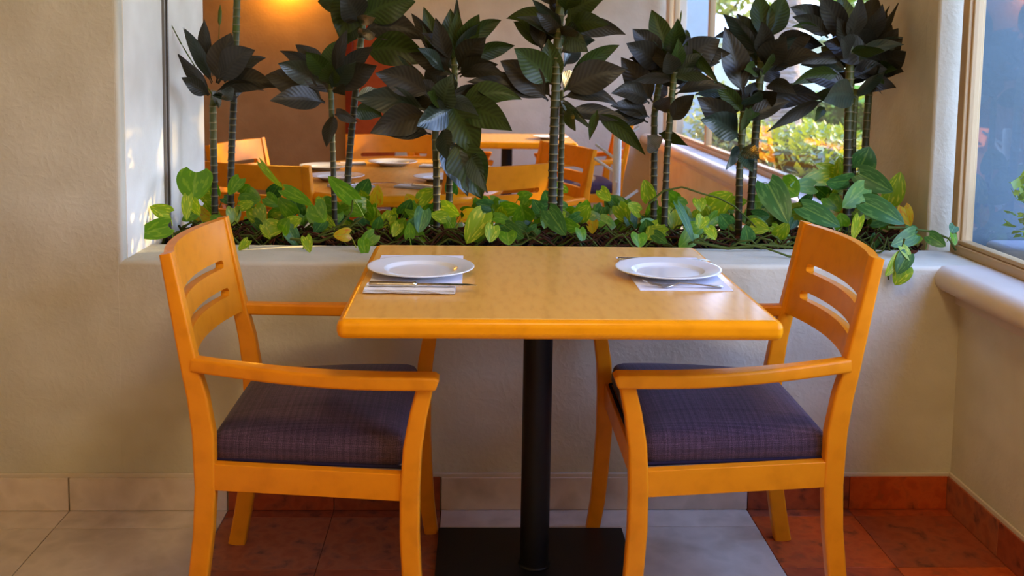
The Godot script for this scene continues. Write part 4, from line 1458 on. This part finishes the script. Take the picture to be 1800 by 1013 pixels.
func cane(p: Node3D, pts: Array, r: float, tall: float):
	var mb := MB.new()
	var path := []; var rad := []; var col := []
	var cv := Curve3D.new()
	for k in pts.size():
		var d: Vector3 = (pts[mini(k + 1, pts.size() - 1)] - pts[maxi(k - 1, 0)]) * 0.16
		cv.add_point(pts[k], -d, d)
	var total := cv.get_baked_length()
	var s := 0.0
	var first := mb.v.size()
	var step := 0.026
	var n := 0
	while s < total:
		var gap := step * rng.randf_range(0.8, 1.25)
		var light := Color(0.17, 0.14, 0.06)
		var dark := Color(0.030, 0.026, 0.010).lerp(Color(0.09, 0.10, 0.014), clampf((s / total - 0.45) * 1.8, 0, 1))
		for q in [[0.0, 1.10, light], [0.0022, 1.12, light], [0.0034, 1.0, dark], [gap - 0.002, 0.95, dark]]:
			if s + q[0] < total:
				path.append(cv.sample_baked(s + q[0]))
				rad.append(r * q[1])
				col.append(q[2])
		s += gap
		n += 1
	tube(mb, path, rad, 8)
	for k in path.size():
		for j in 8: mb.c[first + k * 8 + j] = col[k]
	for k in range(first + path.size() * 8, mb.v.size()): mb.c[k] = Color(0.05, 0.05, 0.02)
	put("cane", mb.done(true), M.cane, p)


# more blades of the crown, set behind the larger ones
func crown(p: Node3D, top: Vector3, below: float, count: int):
	for k in count:
		var an := TAU * k / count + rng.randf_range(-0.3, 0.3)
		var up := rng.randf_range(-0.15, 0.95)
		var b := top + Vector3(0, -below * rng.randf(), 0)
		var l := rng.randf_range(0.12, 0.18)
		var d := Vector3(cos(an), up, sin(an) * 0.8 - 0.15).normalized()
		var t := b + d * l
		var w := p.position + t
		if w.x < -0.93 or w.x > 1.43 or w.z < -0.85: continue
		var mb := MB.new()
		blade(mb, b, t, rng.randf_range(0.042, 0.06), rng.randf_range(-0.8, 0.8))
		put("leaf", mb.done(), M["blade%d" % [0, 2, 1, 0][k % 4]], p)


func spike(p: Node3D, b: Vector3, t: Vector3, r: float, fat: float):
	var mb := MB.new()
	tube(mb, [b, b.lerp(t, 0.4), b.lerp(t, 0.7), b.lerp(t, 0.75), b.lerp(t, 0.9), t], [r, r * 0.8, r * 0.8, fat, fat, 0.0006], 6)
	put("shoot", mb.done(), M.bud, p)


func plant(label: String, at: Vector3) -> Node3D:
	return thing("cane_plant", label, "plant", at, 0.0, "cane plants in the planter")


func heart(mb: MB, b: Vector3, t: Vector3, w: float, roll: float):
	var a := t - b
	var len := a.length()
	var ax := a / len
	var side := ax.cross(Vector3(0, 0.25, 1)).normalized().rotated(ax, roll)
	var nn := side.cross(ax)
	if nn.z < 0: nn = -nn
	var first := mb.v.size()
	var R := 12
	var droop := rng.randf_range(0.03, 0.12) * len
	for r in R:
		var u := r / float(R - 1)
		var f := pow(u + 0.03, 0.36) * pow(1.0 - u, 0.72) * 1.95
		var hw := w * 0.5 * f
		for k in 7:
			var s := (k - 3) / 3.0
			var back := -0.17 * len * pow(absf(s), 1.6) * pow(1.0 - u, 2.0)
			var c := b + ax * (len * u + back) - nn * droop * u * u * 2.0
			mb.vert(c + side * s * hw + nn * hw * (0.22 * absf(s) - 0.10 * s * s), Vector2((s + 1) / 2, u))
	mb.rows(first, R, 7, false)
	# stalk running down and back to the vine
	var low := b - ax * len * 0.25 + Vector3(rng.randf_range(-0.012, 0.012), -rng.randf_range(0.025, 0.05), -0.012)
	tube(mb, [b, b.lerp(low, 0.5) + Vector3(0, 0.004, 0), low], [0.0014, 0.0016, 0.0018], 5)
	for k in range(first + R * 7, mb.v.size()): mb.uv[k] = Vector2(0.5, 0.2)


func hv(p: Node3D, bx: float, by: float, bz: float, tx: float, ty: float, tz: float, w: float, roll: float, kind: int):
	var mb := MB.new()
	heart(mb, Vector3(bx, by, bz) - p.position, Vector3(tx, ty, tz) - p.position, w, deg_to_rad(roll))
	put("leaf", mb.done(), M["ivy%d" % kind], p)


func vine(p: Node3D, path: Array, r: float):
	var cv := Curve3D.new()
	for k in path.size():
		var d: Vector3 = (path[mini(k + 1, path.size() - 1)] - path[maxi(k - 1, 0)]) * 0.16
		cv.add_point(path[k], -d, d)
	var pts := []; var rad := []
	for k in 28:
		pts.append(cv.sample_baked(cv.get_baked_length() * k / 27.0)); rad.append(r * (1.0 - 0.35 * k / 27.0) * (1.12 if k % 5 == 0 else 1.0))
	var mb := MB.new()
	tube(mb, pts, rad, 6)
	put("stem", mb.done(), M.vine, p)


func ivy():
	var ps := []
	var spots := [-0.86, -0.66, -0.45, -0.24, -0.03, 0.17, 0.38, 0.58, 0.79, 0.99, 1.19, 1.38]
	var near := ["beside the pale left reveal", "behind the left armchair back", "between the first two pairs of canes", "behind the left corner of the table", "under the drooping big leaves", "left of the thick middle cane", "right of the thick middle cane", "in front of the coat stand", "behind the right hand plate", "left of the right armchair back", "behind the right armchair back", "by the right pier, hanging over the ledge"]
	for k in spots.size():
		var t := thing("trailing_vine", "green and yellow heart leaved vine " + near[k], "plant", Vector3(spots[k], 0.675, -0.38), 0.0, "trailing vines in the planter")
		ps.append(t)
		for j in 12:
			var mb := MB.new()
			var p := Vector3(rng.randf_range(-0.1, 0.1), 0.01, rng.randf_range(-0.14, 0.12))
			var d := rng.randf_range(-0.35, 0.35) + (0.0 if rng.randf() < 0.5 else PI)
			var path := []; var rad := []
			var n := rng.randi_range(10, 17)
			for s in n:
				path.append(p); rad.append(0.0042 - 0.0020 * s / n)
				d += rng.randf_range(-0.28, 0.28) - 0.12 * sin(2.0 * d)
				var st := Vector3(cos(d), 0, sin(d) * 0.6) * 0.032
				p += st
				p.y = 0.020 + 0.05 * absf(sin(s * 0.8 + j)) * rng.randf_range(0.6, 1.3)
				if t.position.z + p.z > -0.24:
					p.y = maxf(p.y, 0.0435)
				p.z = clampf(p.z, -0.30, 0.30)
				if t.position.x + p.x > 1.42 or t.position.x + p.x < -0.92:
					d += PI
					p -= st * 1.5
			tube(mb, path, rad, 5)
			put("stem", mb.done(), M.vine if j % 2 == 0 else M.vine_brown, t)
	# leaves: many alike, each with a place of its own
	for k in spots.size():
		for j in 26:
			var x: float = spots[k] + rng.randf_range(-0.11, 0.11)
			var dep := pow(rng.randf(), 1.5) if j < 17 else rng.randf() * 0.3
			var z := lerpf(-0.64, -0.26, dep)
			var hgt := lerpf(0.785, 0.725, dep) + rng.randf_range(0.0, 0.045) - (0.05 if j >= 17 else 0.0)
			if k >= 10: hgt += 0.03 * (1.0 - dep)
			if x < -0.90 or x > 1.40: continue
			var an := rng.randf_range(-2.6, 0.4) if rng.randf() < 0.7 else rng.randf_range(0.3, 2.8)
			var l := rng.randf_range(0.042, 0.072)
			var dir := Vector3(cos(an), sin(an) * 0.75, rng.randf_range(0.05, 0.7)).normalized()
			var b := Vector3(x, hgt, z)
			var t := b + dir * l
			t.x = clampf(t.x, -0.92, 1.42)
			var kind := 0
			var q := rng.randf()
			if q < 0.30: kind = 1
			elif q < 0.52: kind = 2
			elif q < 0.58: kind = 3
			hv(ps[k], b.x, b.y, b.z, t.x, t.y, t.z, l * rng.randf_range(0.72, 0.95), rng.randf_range(-30, 30), kind)
	hv(ps[0], -0.887, 0.776, -0.200, -0.971, 0.754, -0.170, 0.061, -5, 0)
	hv(ps[0], -0.895, 0.808, -0.240, -0.941, 0.831, -0.210, 0.047, -10, 1)
	hv(ps[0], -0.846, 0.918, -0.360, -0.851, 0.835, -0.320, 0.110, 0, 0)
	hv(ps[0], -0.844, 0.858, -0.260, -0.846, 0.791, -0.230, 0.040, 20, 1)
	hv(ps[0], -0.836, 0.841, -0.280, -0.815, 0.801, -0.260, 0.034, 10, 1)
	hv(ps[0], -0.819, 0.831, -0.500, -0.833, 0.889, -0.480, 0.031, 10, 0)
	hv(ps[1], -0.666, 0.940, -0.450, -0.604, 0.860, -0.410, 0.030, 40, 1)
	hv(ps[1], -0.725, 0.893, -0.420, -0.757, 0.851, -0.390, 0.050, 15, 0)
	hv(ps[1], -0.575, 0.867, -0.360, -0.485, 0.833, -0.310, 0.044, -20, 0)
	hv(ps[2], -0.357, 0.843, -0.330, -0.428, 0.915, -0.280, 0.054, -15, 0)
	hv(ps[2], -0.474, 0.827, -0.300, -0.438, 0.786, -0.250, 0.067, 10, 0)
	hv(ps[1], -0.610, 0.783, -0.200, -0.585, 0.746, -0.170, 0.028, 20, 1)
	hv(ps[2], -0.478, 0.754, -0.160, -0.462, 0.717, -0.130, 0.032, -10, 1)
	hv(ps[2], -0.356, 0.757, -0.200, -0.398, 0.756, -0.180, 0.042, -10, 3)
	hv(ps[3], -0.310, 0.746, -0.160, -0.301, 0.707, -0.120, 0.037, -15, 0)
	hv(ps[1], -0.647, 0.741, -0.170, -0.671, 0.717, -0.150, 0.028, 10, 1)
	hv(ps[4], 0.042, 0.817, -0.240, -0.009, 0.737, -0.200, 0.071, 10, 1)
	hv(ps[5], 0.071, 0.782, -0.220, 0.062, 0.739, -0.190, 0.047, -10, 1)
	hv(ps[5], 0.110, 0.779, -0.240, 0.158, 0.750, -0.200, 0.047, 20, 2)
	hv(ps[5], 0.114, 0.763, -0.220, 0.118, 0.732, -0.190, 0.056, 0, 0)
	hv(ps[5], 0.240, 0.825, -0.260, 0.284, 0.763, -0.200, 0.062, 15, 2)
	hv(ps[5], 0.221, 0.813, -0.340, 0.197, 0.847, -0.310, 0.039, -20, 2)
	hv(ps[5], 0.174, 0.776, -0.380, 0.162, 0.827, -0.340, 0.069, -5, 0)
	hv(ps[3], -0.140, 0.819, -0.280, -0.152, 0.757, -0.240, 0.053, -15, 2)
	hv(ps[3], -0.178, 0.749, -0.200, -0.175, 0.792, -0.170, 0.033, 10, 0)
	hv(ps[7], 0.588, 0.832, -0.480, 0.565, 0.898, -0.450, 0.051, -5, 1)
	hv(ps[7], 0.660, 0.820, -0.500, 0.644, 0.869, -0.480, 0.056, -5, 0)
	hv(ps[8], 0.785, 0.813, -0.450, 0.840, 0.860, -0.410, 0.081, 5, 1)
	hv(ps[8], 0.736, 0.842, -0.420, 0.740, 0.811, -0.390, 0.045, -5, 1)
	hv(ps[9], 0.936, 0.905, -0.340, 0.976, 0.800, -0.250, 0.093, 10, 2)
	hv(ps[9], 1.007, 0.894, -0.440, 1.050, 0.865, -0.390, 0.096, -10, 0)
	hv(ps[6], 0.418, 0.869, -0.420, 0.446, 0.838, -0.390, 0.040, 10, 1)
	hv(ps[7], 0.635, 0.845, -0.250, 0.683, 0.754, -0.190, 0.033, -30, 2)
	hv(ps[8], 0.718, 0.786, -0.200, 0.735, 0.758, -0.170, 0.037, -10, 1)
	hv(ps[7], 0.501, 0.772, -0.160, 0.501, 0.739, -0.130, 0.051, -10, 0)
	hv(ps[7], 0.548, 0.772, -0.160, 0.574, 0.756, -0.120, 0.035, 15, 2)
	hv(ps[8], 0.716, 0.810, -0.260, 0.700, 0.781, -0.230, 0.043, 5, 1)
	hv(ps[9], 1.030, 0.840, -0.280, 1.126, 0.798, -0.210, 0.072, -15, 2)
	hv(ps[10], 1.218, 0.859, -0.260, 1.309, 0.819, -0.180, 0.078, -10, 2)
	hv(ps[11], 1.361, 0.841, -0.420, 1.381, 0.936, -0.380, 0.075, 5, 1)
	hv(ps[10], 1.280, 0.944, -0.480, 1.302, 1.010, -0.450, 0.092, 5, 2)
	hv(ps[10], 1.258, 0.930, -0.420, 1.345, 0.882, -0.360, 0.075, 15, 2)
	hv(ps[10], 1.252, 0.891, -0.360, 1.170, 0.837, -0.310, 0.069, -5, 0)
	hv(ps[10], 1.184, 0.909, -0.500, 1.089, 0.904, -0.470, 0.056, 10, 1)
	hv(ps[10], 1.211, 0.923, -0.520, 1.150, 0.951, -0.500, 0.046, -10, 1)
	hv(ps[10], 1.231, 0.910, -0.500, 1.216, 0.975, -0.480, 0.056, -5, 1)
	hv(ps[10], 1.179, 0.824, -0.200, 1.147, 0.768, -0.160, 0.033, 25, 1)
	hv(ps[10], 1.164, 0.778, -0.300, 1.146, 0.823, -0.270, 0.053, -10, 0)
	hv(ps[11], 1.325, 0.783, -0.140, 1.244, 0.758, -0.090, 0.053, -5, 2)
	hv(ps[11], 1.354, 0.790, -0.240, 1.357, 0.771, -0.210, 0.038, -10, 2)
	hv(ps[11], 1.359, 0.782, -0.120, 1.390, 0.759, -0.080, 0.043, 15, 2)
	hv(ps[11], 1.444, 0.808, -0.140, 1.425, 0.792, -0.120, 0.032, 10, 2)
	hv(ps[11], 1.430, 0.787, -0.120, 1.432, 0.758, -0.100, 0.027, -20, 0)
	hv(ps[10], 1.228, 0.754, 0.035, 1.195, 0.704, 0.055, 0.047, 10, 2)
	hv(ps[10], 1.207, 0.748, 0.030, 1.166, 0.694, 0.050, 0.034, -10, 1)
	hv(ps[10], 1.227, 0.717, 0.030, 1.196, 0.670, 0.045, 0.052, 10, 1)
	hv(ps[10], 1.219, 0.773, 0.020, 1.235, 0.743, 0.050, 0.030, -15, 1)
	hv(ps[11], 1.374, 0.835, -0.340, 1.385, 0.779, -0.310, 0.044, 20, 3)
	hv(ps[10], 1.151, 0.854, -0.400, 1.179, 0.819, -0.360, 0.065, -10, 0)
	hv(ps[10], 1.208, 0.914, -0.380, 1.120, 0.910, -0.320, 0.064, -45, 2)
	hv(ps[10], 1.248, 0.871, -0.440, 1.331, 0.844, -0.410, 0.060, 20, 0)
	hv(ps[10], 1.117, 0.885, -0.440, 1.034, 0.893, -0.410, 0.055, 10, 0)
	vine(ps[8], [Vector3(-0.231, 0.164, 0.050), Vector3(-0.188, 0.204, 0.050), Vector3(-0.126, 0.218, 0.050), Vector3(-0.062, 0.197, 0.050), Vector3(-0.013, 0.185, 0.050), Vector3(0.038, 0.160, 0.050), Vector3(0.090, 0.114, 0.050), Vector3(0.115, 0.088, 0.050)], 0.0035)
	vine(ps[10], [Vector3(-0.063, 0.053, 0.280), Vector3(-0.165, 0.064, 0.280), Vector3(-0.249, 0.043, 0.280), Vector3(-0.326, 0.070, 0.280), Vector3(-0.402, 0.082, 0.280)], 0.0040)
	vine(ps[9], [Vector3(-0.313, 0.068, 0.180), Vector3(-0.209, 0.048, 0.180), Vector3(-0.105, 0.061, 0.180), Vector3(0.000, 0.052, 0.180)], 0.0050)
	vine(ps[11], [Vector3(-0.152, 0.120, 0.392), Vector3(-0.158, 0.087, 0.392), Vector3(-0.178, 0.051, 0.392), Vector3(-0.196, 0.025, 0.392), Vector3(-0.192, 0.002, 0.392)], 0.0030)
	vine(ps[11], [Vector3(-0.131, 0.124, 0.220), Vector3(-0.061, 0.121, 0.220), Vector3(0.009, 0.111, 0.220), Vector3(0.059, 0.091, 0.220), Vector3(0.081, 0.056, 0.220)], 0.0045)
	vine(ps[3], [Vector3(-0.207, 0.076, 0.180), Vector3(-0.140, 0.111, 0.180), Vector3(-0.109, 0.150, 0.180), Vector3(-0.106, 0.184, 0.180)], 0.0040)
	vine(ps[2], [Vector3(-0.084, 0.063, 0.160), Vector3(0.000, 0.055, 0.160), Vector3(0.068, 0.081, 0.160), Vector3(0.135, 0.134, 0.160)], 0.0050)
	# dry curled leaves on the soil and the ledge
	for q in [[Vector3(1.30, 0.714, -0.13), 0.4, "reddish brown curled dead leaf on the ledge beside the right pier"], [Vector3(-0.60, 0.715, -0.30), 2.0, "brown dead leaf on the planter soil behind the left armchair"], [Vector3(0.82, 0.715, -0.30), 1.1, "brown dead leaf on the planter soil left of the right armchair"]]:
		var mb := MB.new()
		heart(mb, Vector3(-0.02, 0.012, 0), Vector3(0.035, 0.014, 0.012), 0.045, 1.1)
		var o := put("dry_leaf", mb.done(), M.dry)
		o.position = q[0]
		o.rotation.y = q[1]
		tag(o, q[2], "leaf")
